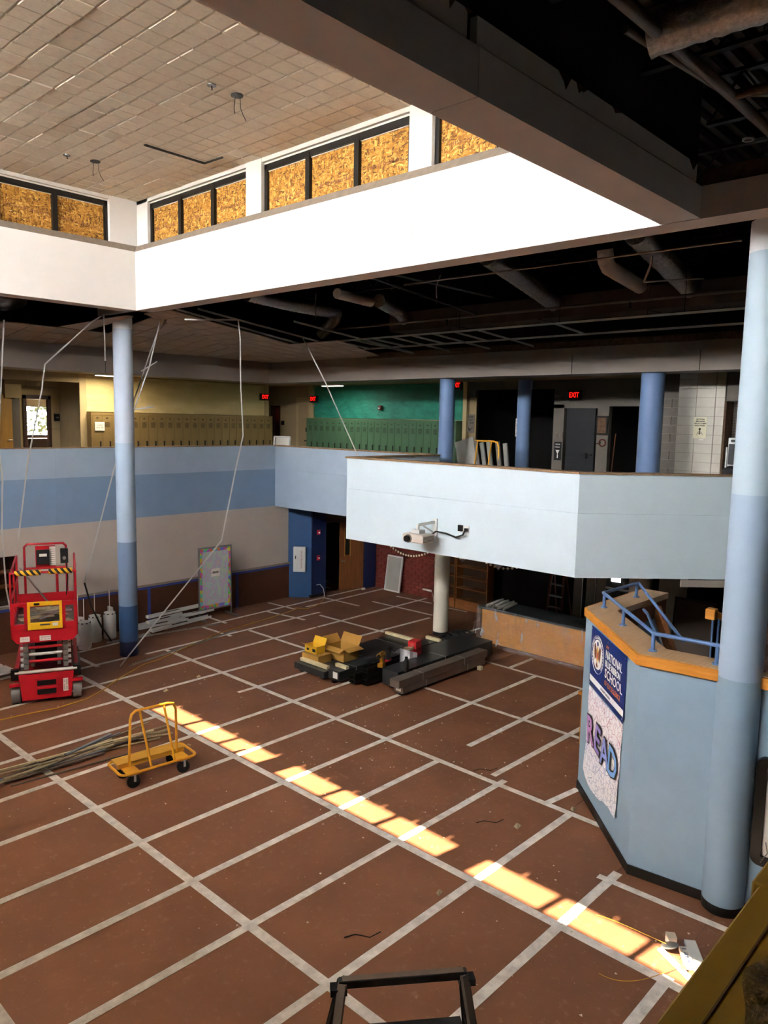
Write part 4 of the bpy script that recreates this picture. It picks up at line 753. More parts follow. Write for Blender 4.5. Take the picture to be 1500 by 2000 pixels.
for p, l in (((11.6, 3.5, 2.0), 'patterned paper diamond hanging beside the cream column'), ((11.6, 2.32, 1.98), 'pale paper diamond hanging in the middle of the right garland')):
    t = thing('paper_card', l, 'paper', p); part('card', MB().add([(0, -.14, 0), (0, 0, -.16), (0, .14, 0), (0, 0, .16), (.01, -.14, 0), (.01, 0, -.16), (.01, .14, 0), (.01, 0, .16)], [(0, 1, 2, 3), (7, 6, 5, 4), (0, 4, 5, 1), (1, 5, 6, 2), (2, 6, 7, 3), (3, 7, 4, 0)]), 'pastel', t); part('string', MB().tube([(.005, 0, .15), (.005, 0, .98)], .003, 4), 'scrap', t)
single('power_strip', MB().box(13.6, 13.66, 6.2, 6.55, .28, .33).tube([(13.63, 6.2, .3), (13.6, 6.1, .15), (13.5, 6.0, .03)], .008, 5), 'sticker', 'white power strip low on the brick wall', 'power strip')
# ---- bookcase under the balcony
def bookcase(y0, y1, x, h, label):
    t = thing('bookcase', label, 'bookcase', (x, (y0 + y1) / 2, 0), group='bookcases under the balcony'); w_ = (y1 - y0) / 2
    part('side_panel', MB().box(0, .35, -w_, -w_ + .03, 0, h), 'shelf_wood', t); part('side_panel', MB().box(0, .35, w_ - .03, w_, 0, h), 'shelf_wood', t); part('back', MB().box(.33, .35, -w_, w_, 0, h), 'dark_wood', t); part('base', MB().box(0, .34, -w_ + .03, w_ - .03, 0, .3), 'shelf_wood', t)
    for k in range(1, 6): part('shelf', MB().box(0, .34, -w_ + .03, w_ - .03, .3 + k * (h - .3) / 6, .33 + k * (h - .3) / 6), 'shelf_wood', t)
    part('top', MB().box(0, .35, -w_, w_, h - .03, h), 'shelf_wood', t)
bookcase(5.1, 5.75, 13.4, 2.3, 'narrow wooden bookcase left in the pair behind the cream column'); bookcase(3.9, 5.06, 13.4, 2.3, 'wide empty wooden bookcase right in the pair behind the cream column')
# ---- wrapped counter
t = thing('service_counter', 'oak service counter wrapped in clear plastic sheeting', 'counter', (11.0, .85, 0))
part('front', MB().box(0, .04, -2.45, 1.55, .04, .9), 'oak_counter', t); part('end', MB().box(0, .9, 1.5, 1.55, .04, .9), 'dark_sheet', t); part('top', MB().box(-.04, .9, -2.45, 1.6, .9, .95), 'black_wrap', t); part('kick', MB().box(.05, .1, -2.45, 1.5, 0, .06), 'baseboard_black', t)
def fl(u, v):
    y = 1.62 - u * 4.05; z = .97 - v * .95; bulge = .05 + .05 * v * v + .03 * math.sin(y * 7 + v * 3) * v; return (-bulge - .06 * (v > .98) * random.random(), y, max(.012, z))
random.seed(6); part('plastic_sheet', MB().grid(fl, 60, 10), 'plastic_film', t, True)
def fl2(u, v): return (-.06 - .18 * v + .03 * math.sin(u * 60), 1.7 - u * 4.1, .012 + .02 * math.sin(u * 90) ** 2 * (1 - v) + .01 * random.random())
part('plastic_hem', MB().grid(fl2, 80, 2), 'plastic_film', t, True)
def fl3(u, v): return (-.06 + u * .95, 1.62 + .06 * v + .05 * math.sin(u * 9 + v * 4) * v + .08 * v, max(.012, 1.0 - v * .98))
part('plastic_end', MB().grid(fl3, 16, 10), 'plastic_film', t, True)
for k in range(7): y = 2.2 - k * .085; single('metal_tube', MB().tube([(10.98, y, 1.0 + .03 * (k % 2)), (11.75, y + .12, 1.0 + .03 * (k % 2))], .035, 10, cap=False).tube([(11.75, y + .12, 1.0 + .03 * (k % 2)), (10.98, y, 1.0 + .03 * (k % 2))], .03, 10, cap=False), 'vest_white', 'grey metal tube in the bundle lying on the wrapped counter', 'tube', 'grey tubes on the counter', smooth=True)
for k, (y, w_) in enumerate(((-1.0, .9), (-.2, .6))): single('dark_sheet', MB().beam((11.15, y - w_, .965 + k * .01), (11.6, y, .975 + k * .012), .5, .012), 'dark_sheet', ('crumpled dark sheet lying on the right of the wrapped counter', 'smaller dark sheet lying on the middle of the wrapped counter')[k], 'sheet')
# ---- step ladder and leaning boards in the dark
t = thing('step_ladder', 'step ladder standing in the dark behind the counter', 'ladder', (12.6, 1.1, 0), 0)
for s in (-1, 1): part('rail', MB().beam((-.25, s * .24, 0), (.0, s * .17, 2.1), .06, .025), 'sash_red', t); part('rear_leg', MB().beam((.5, s * .24, 0), (.02, s * .17, 2.05), .03, .03), 'sash_red', t)
for k in range(6): s = (k + 1) / 7; part('step', MB().box(-.25 + .25 * s - .02, -.25 + .25 * s + .07, -.24 + .07 * s, .24 - .07 * s, 2.1 * s - .02, 2.1 * s + .015), 'galvan', t)
part('cap', MB().box(-.06, .12, -.2, .2, 2.08, 2.13), 'sash_red', t)
for k, (y, l) in enumerate(((.72, 'left pale board leaning under the balcony near the ladder'), (.36, 'middle pale board leaning under the balcony near the ladder'), (.08, 'right pale board leaning under the balcony near the ladder'))): single('leaning_board', MB().beam((12.7, y - .12, .02), (13.1, y + .06, 1.95), .24, .04, (1, 0, 0)), 'tan_panel', l, 'board', 'boards leaning under the balcony')
# far window whose pane glows to stand in for a sun reflection, plus plastic
t = thing('window_8', 'small window far under the balcony behind plastic, pane made to glow like a sun reflection', 'window', (17.48, 1.9, 0)); t['kind'] = 'structure'
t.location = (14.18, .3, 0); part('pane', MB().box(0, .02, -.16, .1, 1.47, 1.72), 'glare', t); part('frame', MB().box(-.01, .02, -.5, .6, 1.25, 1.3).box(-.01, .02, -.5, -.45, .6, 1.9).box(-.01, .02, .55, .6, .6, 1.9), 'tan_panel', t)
def ps(u, v): return (13.9 + .05 * math.sin(u * 14 + v * 5), .75 - u * 1.3, 2.96 - v * 2.94)
single('plastic_drape', MB().grid(ps, 24, 14), 'plastic_film', 'clear plastic drape glinting in front of the far window', 'plastic sheet', smooth=True)
single('pale_board', MB().box(12.3, 12.34, -2.35, -1.7, .01, 2.3), 'tan_panel', 'pale board standing behind the stair enclosure', 'board')
t = thing('framed_board', 'dark framed board leaning behind the stair handrail', 'board', (11.6, -2.75, .01), 0, rot=(0, R(6), 0)); part('sheet', MB().box(0, .02, -.4, .4, .1, 1.85), 'dark_wall', t); part('frame', MB().box(-.02, .03, -.45, -.4, .05, 1.9).box(-.02, .03, .4, .45, .05, 1.9).box(-.02, .03, -.45, .45, 1.85, 1.9).box(-.02, .03, -.45, .45, .05, .1), 'black_frame', t)
single('oak_crate', MB().box(7.05, 7.6, -3.3, -2.62, .02, .95).box(7.0, 7.65, -3.3, -2.58, .95, 1.0), 'oak_counter', 'oak cabinet end standing beside the stair enclosure wall', 'cabinet')
# ---- stair rails
t = thing('stair_railing', 'blue tube guard rail on the oak cap of the stair wall', 'railing', (0, 0, 0))
zt = 2.89
part('top_rail', MB().tube([(6.95, -3.58, 3.12), (5.82, -3.54, 3.12), (4.18, -5.05, 3.12), (4.24, -5.83, 3.12)], .026, 10), 'rail_blue', t, True)
for x, y in ((6.9, -3.58), (5.84, -3.55), (5.07, -4.23), (4.2, -5.04), (4.24, -5.8)): pp = part('post', MB().tube([(x, y, zt), (x, y, 3.12)], .025, 10), 'rail_blue', t, True); part('flange', MB().lathe([(0, zt + .014), (.05, zt + .014), (.055, zt), (0, zt)], (x, y), 14), 'rail_blue', pp, True)
part('sloping_rail', MB().tube([(6.95, -3.58, 3.12), (6.0, -4.73, 2.58)], .024, 8), 'rail_blue', t, True)
t = thing('stair_handrail', 'dark oak sloping stringer with a blue handrail inside the stairwell', 'railing', (0, 0, 0)); part('stringer', MB().beam((6.9, -3.95, 2.72), (5.6, -4.9, 2.1), .08, .22), 'door_wood', t); part('tube', MB().tube([(6.6, -3.85, 2.78), (6.4, -4.0, 2.78), (5.9, -4.45, 2.45), (5.85, -4.5, 2.36)], .024, 8), 'rail_blue', t, True)
t = thing('stair_balustrade', 'oak handrail on blue balusters beside the pale column', 'railing', (0, 0, 0)); part('handrail', MB().beam((6.5, -4.93, 2.96), (7.3, -5.4, 2.55), .09, .1).box(6.42, 6.56, -5.0, -4.86, 2.86, 3.02), 'oak', t, bevel=.012)
for k in range(5): part('baluster', MB().tube([(6.5 + k * .09, -4.95 - k * .055, 1.85), (6.5 + k * .09, -4.95 - k * .055, 2.92 - k * .05)], .016, 8), 'rail_blue', t, True)
t = thing('rail_stub', 'blue rail post on the oak cap right of the column', 'railing', (4.36, -6.55, 2.89)); part('post', MB().tube([(0, 0, 0), (0, 0, .24)], .026, 10), 'rail_blue', t, True); part('flange', MB().lathe([(0, .014), (.05, .014), (.055, 0), (0, 0)], n=14), 'rail_blue', t, True)
# ---- banner and poster on the splayed wall
dw = Vector((3.98 - 5.62, -4.98 + 3.38, 0)).normalized(); aw = math.atan2(dw.y, dw.x)
t = thing('school_banner', 'navy vinyl banner with eagle seal and white lettering on the stair wall', 'banner', (5.62, -3.38, 0), aw)
def bsheet(x0, x1, z0, z1, y, amp, nx=14, nz=14, curl=0):
    def fn(u, v): x = x0 + (x1 - x0) * u; z = z0 + (z1 - z0) * v; return (x, y - amp * (1 + math.sin(x * 5 + z * 3)) - curl * max(0, .25 - v) * 1.5, z)
    return MB().grid(fn, nx, nz)
part('cloth', bsheet(.36, 1.89, 1.82, 2.72, -.012, .002), 'banner_blue', t, True)
part('name_stripe', MB().box(.39, 1.87, -.02, -.018, 1.90, 1.99), 'ink_white', t); ink_marks([(.42, 0)], .035, 'hair_line', t, (1.13, -.021, 1.945), (1, 0, 0), (0, 0, 1), 8)
se = part('seal', MB().disc((.70, -.019, 2.37), (0, 1, 0), .215, .003, 32), 'ink_white', t); part('seal_ring', (lambda m: [m.beam((.70 + .275 * math.cos(a), -.0195, 2.37 + .275 * math.sin(a)), (.70 + .275 * math.cos(a + .14), -.0195, 2.37 + .275 * math.sin(a + .14)), .002, .006, (0, 1, 0)) for a in [i * .1309 for i in range(48)]] and m)(MB()), 'ink_white', se)
for i in range(22): a = R(90 - (i - 10.5) * 12.5); ink_marks([(.028, 0)], .032, 'ink_white', se, (.70 + .245 * math.cos(a), -.0195, 2.37 + .245 * math.sin(a)), (math.sin(a), 0, -math.cos(a)), (math.cos(a), 0, math.sin(a)), i)
part('eagle_body', MB().add([(.70, -.022, 2.52), (.66, -.022, 2.44), (.655, -.022, 2.33), (.70, -.022, 2.24), (.745, -.022, 2.33), (.74, -.022, 2.44)], [(0, 1, 2, 3, 4, 5)]), 'seal_gold', se)
part('eagle_wing', MB().add([(.66, -.0225, 2.42), (.60, -.0225, 2.52), (.545, -.0225, 2.48), (.56, -.0225, 2.36), (.59, -.0225, 2.27), (.65, -.0225, 2.32)], [(0, 1, 2, 3, 4, 5)]), 'seal_brown', se); part('eagle_wing', MB().add([(.74, -.0225, 2.42), (.80, -.0225, 2.52), (.855, -.0225, 2.48), (.84, -.0225, 2.36), (.81, -.0225, 2.27), (.75, -.0225, 2.32)], [(0, 1, 2, 3, 4, 5)]), 'seal_brown', se)
part('shield', MB().add([(.672, -.024, 2.40), (.728, -.024, 2.40), (.728, -.024, 2.33), (.70, -.024, 2.29), (.672, -.024, 2.33)], [(0, 1, 2, 3, 4)]), 'seal_red', se); part('crest', MB().disc((.70, -.023, 2.53), (0, 1, 0), .035, .003, 16), 'banner_blue', se); part('tail', MB().add([(.70, -.023, 2.27), (.65, -.023, 2.2), (.70, -.023, 2.18), (.75, -.023, 2.2)], [(0, 1, 2, 3)]), 'seal_brown', se)
for tx, z, s_, mt, sx in (('2010', 2.605, .06, 'ink_orange', 1), ('NATIONAL', 2.495, .165, 'ink_white', .82), ('BLUE RIBBON', 2.365, .13, 'ink_white', .80), ('SCHOOL', 2.225, .185, 'ink_white', .98), ('OF EXCELLENCE', 2.09, .105, 'ink_orange', .86)): put_text(tx, s_, mt, t, (1.06 if tx != '2010' else 1.06, -.02, z), (1, 0, 0), (0, 0, 1), .001, sx, .002 if mt == 'ink_white' else .0005, 'LEFT')
for x, z in ((.4, 2.68), (1.85, 2.68), (1.13, 2.68), (.4, 1.86), (1.13, 1.86)): part('grommet', MB().disc((x, -.02, z), (0, 1, 0), .012, .004, 10), 'steel_pole', t)
put_text('v', .06, 'ink_white', t, (1.83, -.021, 1.865), (1, 0, 0), (0, 0, 1), .0005)
t = thing('read_poster', 'doodle covered paper poster spelling READ under the navy banner', 'poster', (5.62, -3.38, 0), aw)
def rp(u, v):
    x = .37 + 1.5 * u; zb = .50 - .10 * math.sin(u * math.pi) * (1 if u < .6 else .6) - (.02 if u > .8 else 0); z = zb + (1.80 - zb) * v; return (x - .05 * (1 - v) * (u > .9), -.01 - .03 * (1 - v) ** 3 * (1 + math.sin(u * 6)) - .006 * math.sin(z * 6 + x * 3) ** 2, z)
part('paper', MB().grid(rp, 20, 20), 'doodle', t, True)
for ch, x, z, rz_, mt in (('R', .60, 1.17, 8, 'letter_r'), ('E', .95, 1.18, -6, 'letter_e'), ('A', 1.28, 1.13, 6, 'letter_a'), ('D', 1.62, 1.13, -5, 'letter_d')):
    ca, sa = math.cos(R(rz_)), math.sin(R(rz_))
    put_text(ch, .56, 'ink_dark', t, (x, -.036, z), (ca, 0, sa), (-sa, 0, ca), .001, .95, .03, name='letter_outline'); put_text(ch, .56, mt, t, (x, -.04, z), (ca, 0, sa), (-sa, 0, ca), .001, .95, .008, name='letter')
# ---- interactive board right of column
t = thing('display_board', 'white interactive board in a black rounded frame right of the column', 'board', (4.2, -7.0, 0))
def rrect(x, y0, y1, z0, z1, r, n=6):
    P = []
    for cy, cz, a0 in ((y1 - r, z1 - r, 0), (y0 + r, z1 - r, 90), (y0 + r, z0 + r, 180), (y1 - r, z0 + r, 270)):
        for k in range(n + 1): a = R(a0 + 90 * k / n); P.append((cy + r * math.cos(a), cz + r * math.sin(a)))
    return P
P = rrect(0, -.9, .65, .68, 1.97, .1); n_ = len(P); Q = rrect(0, -.8, .53, .80, 1.86, .01)
part('frame', MB().add([(-.005, y, z) for y, z in P] + [(-.07, y * .985, 1.325 + (z - 1.325) * .985) for y, z in P] + [(-.06, y, z) for y, z in Q] + [(-.03, y, z) for y, z in Q], [(i, (i + 1) % n_, n_ + (i + 1) % n_, n_ + i) for i in range(n_)] + [(n_ + i, n_ + (i + 1) % n_, 2 * n_ + (i + 1) % n_, 2 * n_ + i) for i in range(n_)] + [(2 * n_ + i, 2 * n_ + (i + 1) % n_, 3 * n_ + (i + 1) % n_, 3 * n_ + i) for i in range(n_)]), 'black_frame', t, True)
part('screen', MB().box(-.03, -.02, -.8, .53, .8, 1.86), 'white_screen', t); part('screw', MB().disc((-.035, .5, 1.83), (1, 0, 0), .012, .01, 8), 'black', t); part('wire', MB().tube([(-.08, .48, 1.0), (-.09, .45, .88), (-.08, .52, .74)], .006, 5), 'steel_pole', t); part('hook', MB().tube([(-.05, .5, .68), (-.05, .5, .45)], .014, 6), 'white_metal', t)
# ---- projector
t = thing('projector', 'white projector on a wall arm below the pale blue balcony bay', 'projector', (7.18, .96, 3.3))
part('wall_plate', MB().box(-.03, 0, -.12, -.02, .05, .4), 'white_metal', t); part('arm', MB().beam((0, -.06, .33), (-.42, .05, .29), .05, .05).beam((-.02, -.06, .1), (-.3, .02, .27), .02, .03), 'white_metal', t); part('mount', MB().box(-.5, -.32, -.06, .16, .13, .2).beam((-.42, .05, .15), (-.42, .05, .3), .05, .05), 'white_metal', t)
bd = part('body', MB().box(-.62, -.22, -.24, .3, -.05, .12), 'white_pvc', t, bevel=.025); part('lens', MB().disc((-.65, .12, .03), (1, 0, 0), .065, .1, 20), 'black', bd, True); part('lens_ring', MB().disc((-.625, .12, .03), (1, 0, 0), .085, .03, 20), 'pipe_grey', bd, True)
part('grille', (lambda m: [m.box(-.6, -.26, -.246, -.24, -.02 + k * .025, -.008 + k * .025) for k in range(5)] and m)(MB()), 'hair_line', bd)
t = thing('wall_outlet', 'black plug and outlet plate on the balcony bay right of the projector', 'outlet', (7.18, .2, 3.55)); part('plate', MB().box(-.012, 0, -.16, .1, -.06, .08), 'white_metal', t); part('socket', MB().box(-.06, -.012, -.02, .08, -.03, .09), 'black', t); part('plug', MB().box(-.06, -.012, -.15, -.08, -.02, .04), 'black', t)
single('projector_cable', MB().tube([(7.12, .1, 3.55), (7.1, .13, 3.46), (7.1, .3, 3.39), (7.1, .55, 3.44), (7.06, .78, 3.46), (7.0, .86, 3.38)], .018, 8), 'cord_black', 'black cable drooping between the projector and the outlet', 'cable', smooth=True)
# ---- yellow drywall cart
def drywall_cart(name, label, loc, rz, group=None):
    t = thing(name, label, 'cart', loc, rz, group)
    def rr(L_, W_, r, z, n=5):
        P = []
        for cx, cy, a0 in ((L_ - r, W_ - r, 0), (-L_ + r, W_ - r, 90), (-L_ + r, -W_ + r, 180), (L_ - r, -W_ + r, 270)):
            for k in range(n + 1): a = R(a0 + 90 * k / n); P.append((cx + r * math.cos(a), cy + r * math.sin(a), z))
        return P
    part('base_frame', MB().tube(rr(.62, .29, .1, .27), .021, 8, closed=True), 'yellow_paint', t, True)
    part('platform', MB().box(-.55, .55, .02, .3, .285, .31).box(-.55, .55, .02, .035, .24, .31), 'deck_wood', t)
    part('hoop', MB().tube([(-.40, -.04, .27), (-.36, -.02, 1.0), (-.33, 0, 1.08), (-.26, 0, 1.125), (.26, 0, 1.125), (.36, 0, 1.1), (.40, 0, 1.0), (.42, .02, .27)], .021, 8), 'yellow_paint', t, True)
    part('brace', MB().tube([(-.2, 0, 1.12), (-.14, -.27, .28)], .019, 8), 'yellow_paint', t, True); part('brace', MB().tube([(.2, 0, 1.12), (.24, -.27, .28)], .019, 8), 'yellow_paint', t, True)
    for x in (-.4, .42):
        part('caster_plate', MB().box(x - .1, x + .1, -.27, .27, .225, .245), 'yellow_paint', t)
        for y in (-.2, .2):
            w_ = part('caster', MB().disc((x, y, .1), (.25, 1, 0), .1, .045, 20), 'rubber', t, True); part('hub', MB().disc((x, y, .1), (.25, 1, 0), .045, .055, 14), 'black', w_, True)
            part('fork', MB().beam((x + .012, y - .034, .1), (x + .012, y - .034, .225), .035, .006, (0, 1, 0)).beam((x - .012, y + .034, .1), (x - .012, y + .034, .225), .035, .006, (0, 1, 0)).box(x - .05, x + .05, y - .045, y + .045, .205, .226), 'white_metal', w_)
    return t
cart = drywall_cart('drywall_cart', 'yellow tube drywall cart standing on the open floor', (1.13, 1.62, .006), R(-6))
# upstairs cart loaded with sheets
c2 = drywall_cart('drywall_cart', 'yellow cart loaded with upright panels upstairs by the dark corridor', (11.75, 3.0, 3.9), R(-88)); c2.scale = (1.1, 1.0, 1.14)
labs2 = ['leftmost grey sheet on the upstairs yellow cart', 'second grey sheet on the upstairs yellow cart', 'bright silver sheet leaning on the upstairs yellow cart', 'silver sheet right of the brightest one on the upstairs cart', 'darker sheet leaning on the right of the upstairs cart', 'last silver sheet leaning against the column side of the upstairs cart']
for k, (y, l) in enumerate(zip((3.62, 3.3, 3.12, 2.95, 2.7, 2.5), labs2)):
    mm = MB().beam((11.62 + .03 * k, y - .26, 4.25), (11.70 + .03 * k, y + .02 - .02 * k, 5.2 - .03 * (k % 3)), .62 if k == 0 else .12, .05, (1, 0, 0)); single('upright_sheet', mm, ['tan_panel', 'dim_grey_wall', 'galvan', 'galvan', 'dim_grey_wall', 'galvan'][k], l, 'sheet', 'sheets on the upstairs cart')
# ---- heap of wood strips
random.seed(31); mats = ['scrap', 'scrap_dark', 'scrap', 'lumber', 'scrap_grey', 'scrap', 'scrap_dark']
wl_ = ['pale wooden strip along the top of the strip heap', 'grey plastic strip lying across the strip heap', 'dark strip at the front edge of the strip heap']
def wood_strip(k, a, c, w_, h_, mt, lab): single('wood_strip', MB().beam(a, c, w_, h_), mt, lab, 'strip', 'scrap strips heaped on the floor')
wood_strip(0, (-.9, 3.3, .09), (1.9, 2.92, .13), .035, .03, 'lumber', wl_[0]); wood_strip(1, (.35, 3.0, .14), (1.25, 3.2, .17), .06, .02, 'scrap_grey', wl_[1]); wood_strip(2, (-.6, 2.78, .02), (1.25, 2.55, .03), .035, .02, 'scrap_dark', wl_[2])
for k in range(22):
    L_ = random.uniform(.8, 2.0); cx = random.uniform(-.2, 1.3); cy = 3.05 + random.uniform(-.22, .22); an = R(random.uniform(-10, 14)) - .02; z = .025 + .012 * (k // 3); dx, dy = math.cos(an) * L_ / 2, math.sin(an) * L_ / 2
    wood_strip(k, (cx - dx, cy - dy, z + random.uniform(0, .02)), (cx + dx, cy + dy, z + random.uniform(0, .03)), random.uniform(.025, .06), .018, mats[k % 7], {'scrap': 'weathered tan strip', 'scrap_dark': 'dark brown strip', 'lumber': 'pale lumber strip', 'scrap_grey': 'grey strip'}[mats[k % 7]] + ' buried in the strip heap left of the yellow cart')
for k, (a, c) in enumerate((((1.4, 3.2), (2.3, 3.15)), ((1.5, 3.0), (2.25, 2.95)), ((1.6, 2.9), (2.15, 2.7)))): wood_strip(k, (*a, .03 + k * .02), (*c, .03 + k * .02), .04, .02, 'scrap', ['scrap strip sticking farthest out behind the yellow cart', 'scrap strip seen between the yellow cart uprights', 'short scrap strip angled toward the yellow cart platform'][k])
# ---- steel and board bundles
def bundle(label, x0, x1, y0, y1, z0, z1, mat, straps, name='wrapped_bundle', endlabel=True):
    t = thing(name, label, 'bundle', ((x0 + x1) / 2, (y0 + y1) / 2, z0)); lx, ly = (x1 - x0) / 2, (y1 - y0) / 2
    part('stack', MB().box(-lx, lx, -ly, ly, 0, z1 - z0), mat, t, bevel=.006)
    for s in straps: part('strap', MB().box(-lx + s, -lx + s + .02, -ly - .004, ly + .004, -.002, z1 - z0 + .004), 'galvan', t)
    if endlabel: part('label', MB().box(-lx - .004, -lx, -ly + .06, -ly + .2, .04, z1 - z0 - .03), 'sticker', t)
    return t
bundle('wide flat black bundle under the cardboard boxes', 6.05, 9.45, 2.98, 3.98, .06, .2, 'black_wrap', (1.4, 2.7), endlabel=False)
bundle('narrow black bundle along the right of the wide flat one', 6.15, 9.6, 2.6, 2.95, .06, .27, 'black_wrap', (.5, 1.9))
bundle('low black bundle in the middle of the steel stacks', 6.95, 10.3, 1.98, 2.42, .06, .34, 'black_wrap', (1.0,), endlabel=False)
bundle('lower grey steel bundle at the right front of the stacks', 6.55, 9.45, 1.12, 1.38, .07, .22, 'steel_brown', (.75, 2.2))
bundle('upper grey steel bundle at the right front of the stacks', 6.4, 9.5, 1.1, 1.36, .225, .39, 'steel_brown', (.75, 2.2), endlabel=False)
bundle('long dark bundle behind the grey steel bundles', 6.75, 10.2, 1.45, 1.9, .06, .4, 'black_wrap', (1.6,), endlabel=False)
def channel(label, x0, x1, y, z):
    single('steel_channel', MB().box(x0, x1, y - .08, y + .08, z, z + .006).box(x0, x1, y - .08, y - .074, z, z + .07).box(x0, x1, y + .074, y + .08, z, z + .07), 'black_steel', label, 'channel', 'black steel channels stacked between the bundles')
cl_ = ['bottom', 'second', 'third', 'fourth', 'top']
for k in range(5): channel(f'{cl_[k]} black steel channel in the taller stack left of the drill', 6.42 + .01 * k, 7.9, 2.12, .06 + k * .075)
for k in range(3): channel(f'{cl_[k] if k < 2 else "top"} black steel channel in the lower stack nearest the viewer', 6.28 + .01 * k, 7.6, 2.35, .06 + k * .075)
for k, (x0, y0, y1, z, l) in enumerate(((6.2, 3.05, 3.95, .2, 'lumber batten on the near end of the wide black bundle'), (6.35, 2.6, 2.95, .27, 'short lumber batten on the narrow black bundle'), (9.2, 3.0, 4.1, .2, 'lumber batten on the far end of the wide black bundle'), (9.45, 2.5, 2.95, .27, 'short lumber batten near the cream column'))): single('lumber_batten', MB().box(x0, x0 + .09, y0, y1, z + .006, z + .075), 'lumber', l, 'batten', 'battens on the bundles', bevel=.004)
single('lumber_block', MB().box(9.1, 9.2, 1.0, 1.1, .01, .09), 'lumber', 'small lumber block under the grey steel bundle', 'block')
for k, y in enumerate((3.1, 3.8, 2.75)): single('crib_block', MB().box(6.1, 9.3, y - .04, y + .04, .006, .06), 'black', ['black skid under the right half of the wide bundle', 'black skid under the left half of the wide bundle', 'black skid under the narrow bundle'][k], 'skid', 'skids under the bundles')
for k, (y, x0, x1) in enumerate(((2.2, 6.5, 10.2), (1.68, 6.8, 10.1), (1.25, 6.6, 9.4))): single('crib_block', MB().box(x0, x1, y - .05, y + .05, .006, .06), 'black', ['black skid under the middle bundle', 'black skid under the long dark bundle', 'black skid under the grey steel bundles'][k], 'skid', 'skids under the bundles')
# boxes
def carton(name, label, x, y, z, sx, sy, sz, mat, flaps, rz=0, openb=True):
    t = thing(name, label, 'box', (x, y, z), rz); m = MB()
    m.box(-sx, sx, -sy, sy, 0, .01).box(-sx, -sx + .008, -sy, sy, 0, sz).box(sx - .008, sx, -sy, sy, 0, sz).box(-sx, sx, -sy, -sy + .008, 0, sz).box(-sx, sx, sy - .008, sy, 0, sz)
    if not openb: m.box(-sx, sx, -sy, sy, sz - .01, sz)
    part('body', m, mat, t)
    for (p, q, hh) in flaps: part('flap', MB().add([p, q, tuple(Vector(q) + Vector(hh)), tuple(Vector(p) + Vector(hh))] + [tuple(Vector(v) + Vector((0, .004, .004))) for v in (p, q, tuple(Vector(q) + Vector(hh)), tuple(Vector(p) + Vector(hh)))], [(0, 1, 2, 3), (7, 6, 5, 4), (0, 4, 5, 1), (1, 5, 6, 2), (2, 6, 7, 3), (3, 7, 4, 0)]), mat, t)
    return t
carton('carton', 'flat cardboard carton under the yellow box on the black bundle', 6.5, 3.72, .2, .2, .28, .18, 'cardboard', [], 0, False)
yb = carton('carton', 'small yellow open box on top of the flat carton', 6.5, 3.78, .385, .13, .2, .17, 'yellow_box', [((-.13, -.2, .17), (-.13, .2, .17), (-.13, 0, .05)), ((.13, -.2, .17), (.13, .2, .17), (.06, 0, .14))]); part('print', MB().box(-.134, -.13, -.16, -.06, .04, .11).box(-.134, -.13, .06, .13, .05, .1), 'ink_dark', yb)
carton('carton', 'larger open cardboard box right of the yellow box', 7.05, 3.45, .2, .24, .3, .3, 'cardboard', [((-.24, -.3, .3), (-.24, .3, .3), (-.14, 0, -.06)), ((.24, -.3, .3), (.24, .3, .3), (.1, 0, .2)), ((-.24, .3, .3), (.24, .3, .3), (0, .12, .16)), ((-.24, -.3, .3), (.24, -.3, .3), (0, -.16, -.04))])
# tools on the bundles
def drill(label, loc, rz, m1, m2):
    t = thing('cordless_drill', label, 'drill', loc, rz, 'tools on the bundles'); part('motor', MB().tube([(-.1, 0, .2), (.08, 0, .2)], .045, 12), m1, t, True); part('chuck', MB().tube([(.08, 0, .2), (.16, 0, .2)], [.035, .02], 10), 'black', t, True); part('grip', MB().beam((-.03, 0, .17), (-.05, 0, .06), .045, .06), m1, t); part('battery', MB().box(-.11, .03, -.045, .045, 0, .065), m2, t, bevel=.006); t.scale = (1.35,) * 3
drill('yellow and black drill standing on the channel stack', (6.75, 1.95, .4), R(200), 'gold', 'gold'); drill('black and red drill standing behind the yellow drill', (7.25, 2.18, .345), R(30), 'black', 'red_case')
t = thing('tool_case', 'red hard tool case stacked as two boxes beside the white bag', 'case', (8.1, 2.15, .345), R(10)); part('lower_box', MB().box(-.14, .14, -.11, .11, 0, .17), 'red_case', t, bevel=.01); ub = part('upper_box', MB().box(-.13, .13, -.11, .11, .175, .34), 'red_case', t, bevel=.01); part('label', MB().box(-.136, -.131, -.06, .04, .23, .3), 'seal_red', ub)
t = thing('paper_bag', 'white open bag lying on the bundles left of the red case', 'bag', (7.68, 2.08, .345), R(-20)); t.scale = (1.5, 1.3, 1.6); part('sheet', MB().grid(lambda u, v: (-.14 + .3 * u, -.12 + .02 * math.sin(u * 9), .2 * v * (1 - .5 * u)), 8, 6).grid(lambda u, v: (-.14 + .3 * u, -.12 + .24 * v, .2 * (1 - .5 * u) * (1 - v * .6)), 8, 6), 'white_bag', t, True); part('coil', MB().tube([(.1 + .07 * math.cos(a), .08 + .07 * math.sin(a), .1 + .02 * a / 6) for a in [i * .5 for i in range(26)]], .012, 5), 'scrap', t, True)
t = thing('water_bottle', 'black bottle standing on the front grey steel bundle', 'bottle', (6.95, 1.4, .402)); part('body', MB().lathe([(.055, 0), (.058, .02), (.058, .2), (.045, .24), (.03, .26)], n=18), 'black', t, True); part('cap', MB().lathe([(.032, .26), (.034, .31), (.02, .315)], n=14), 'black', t, True)
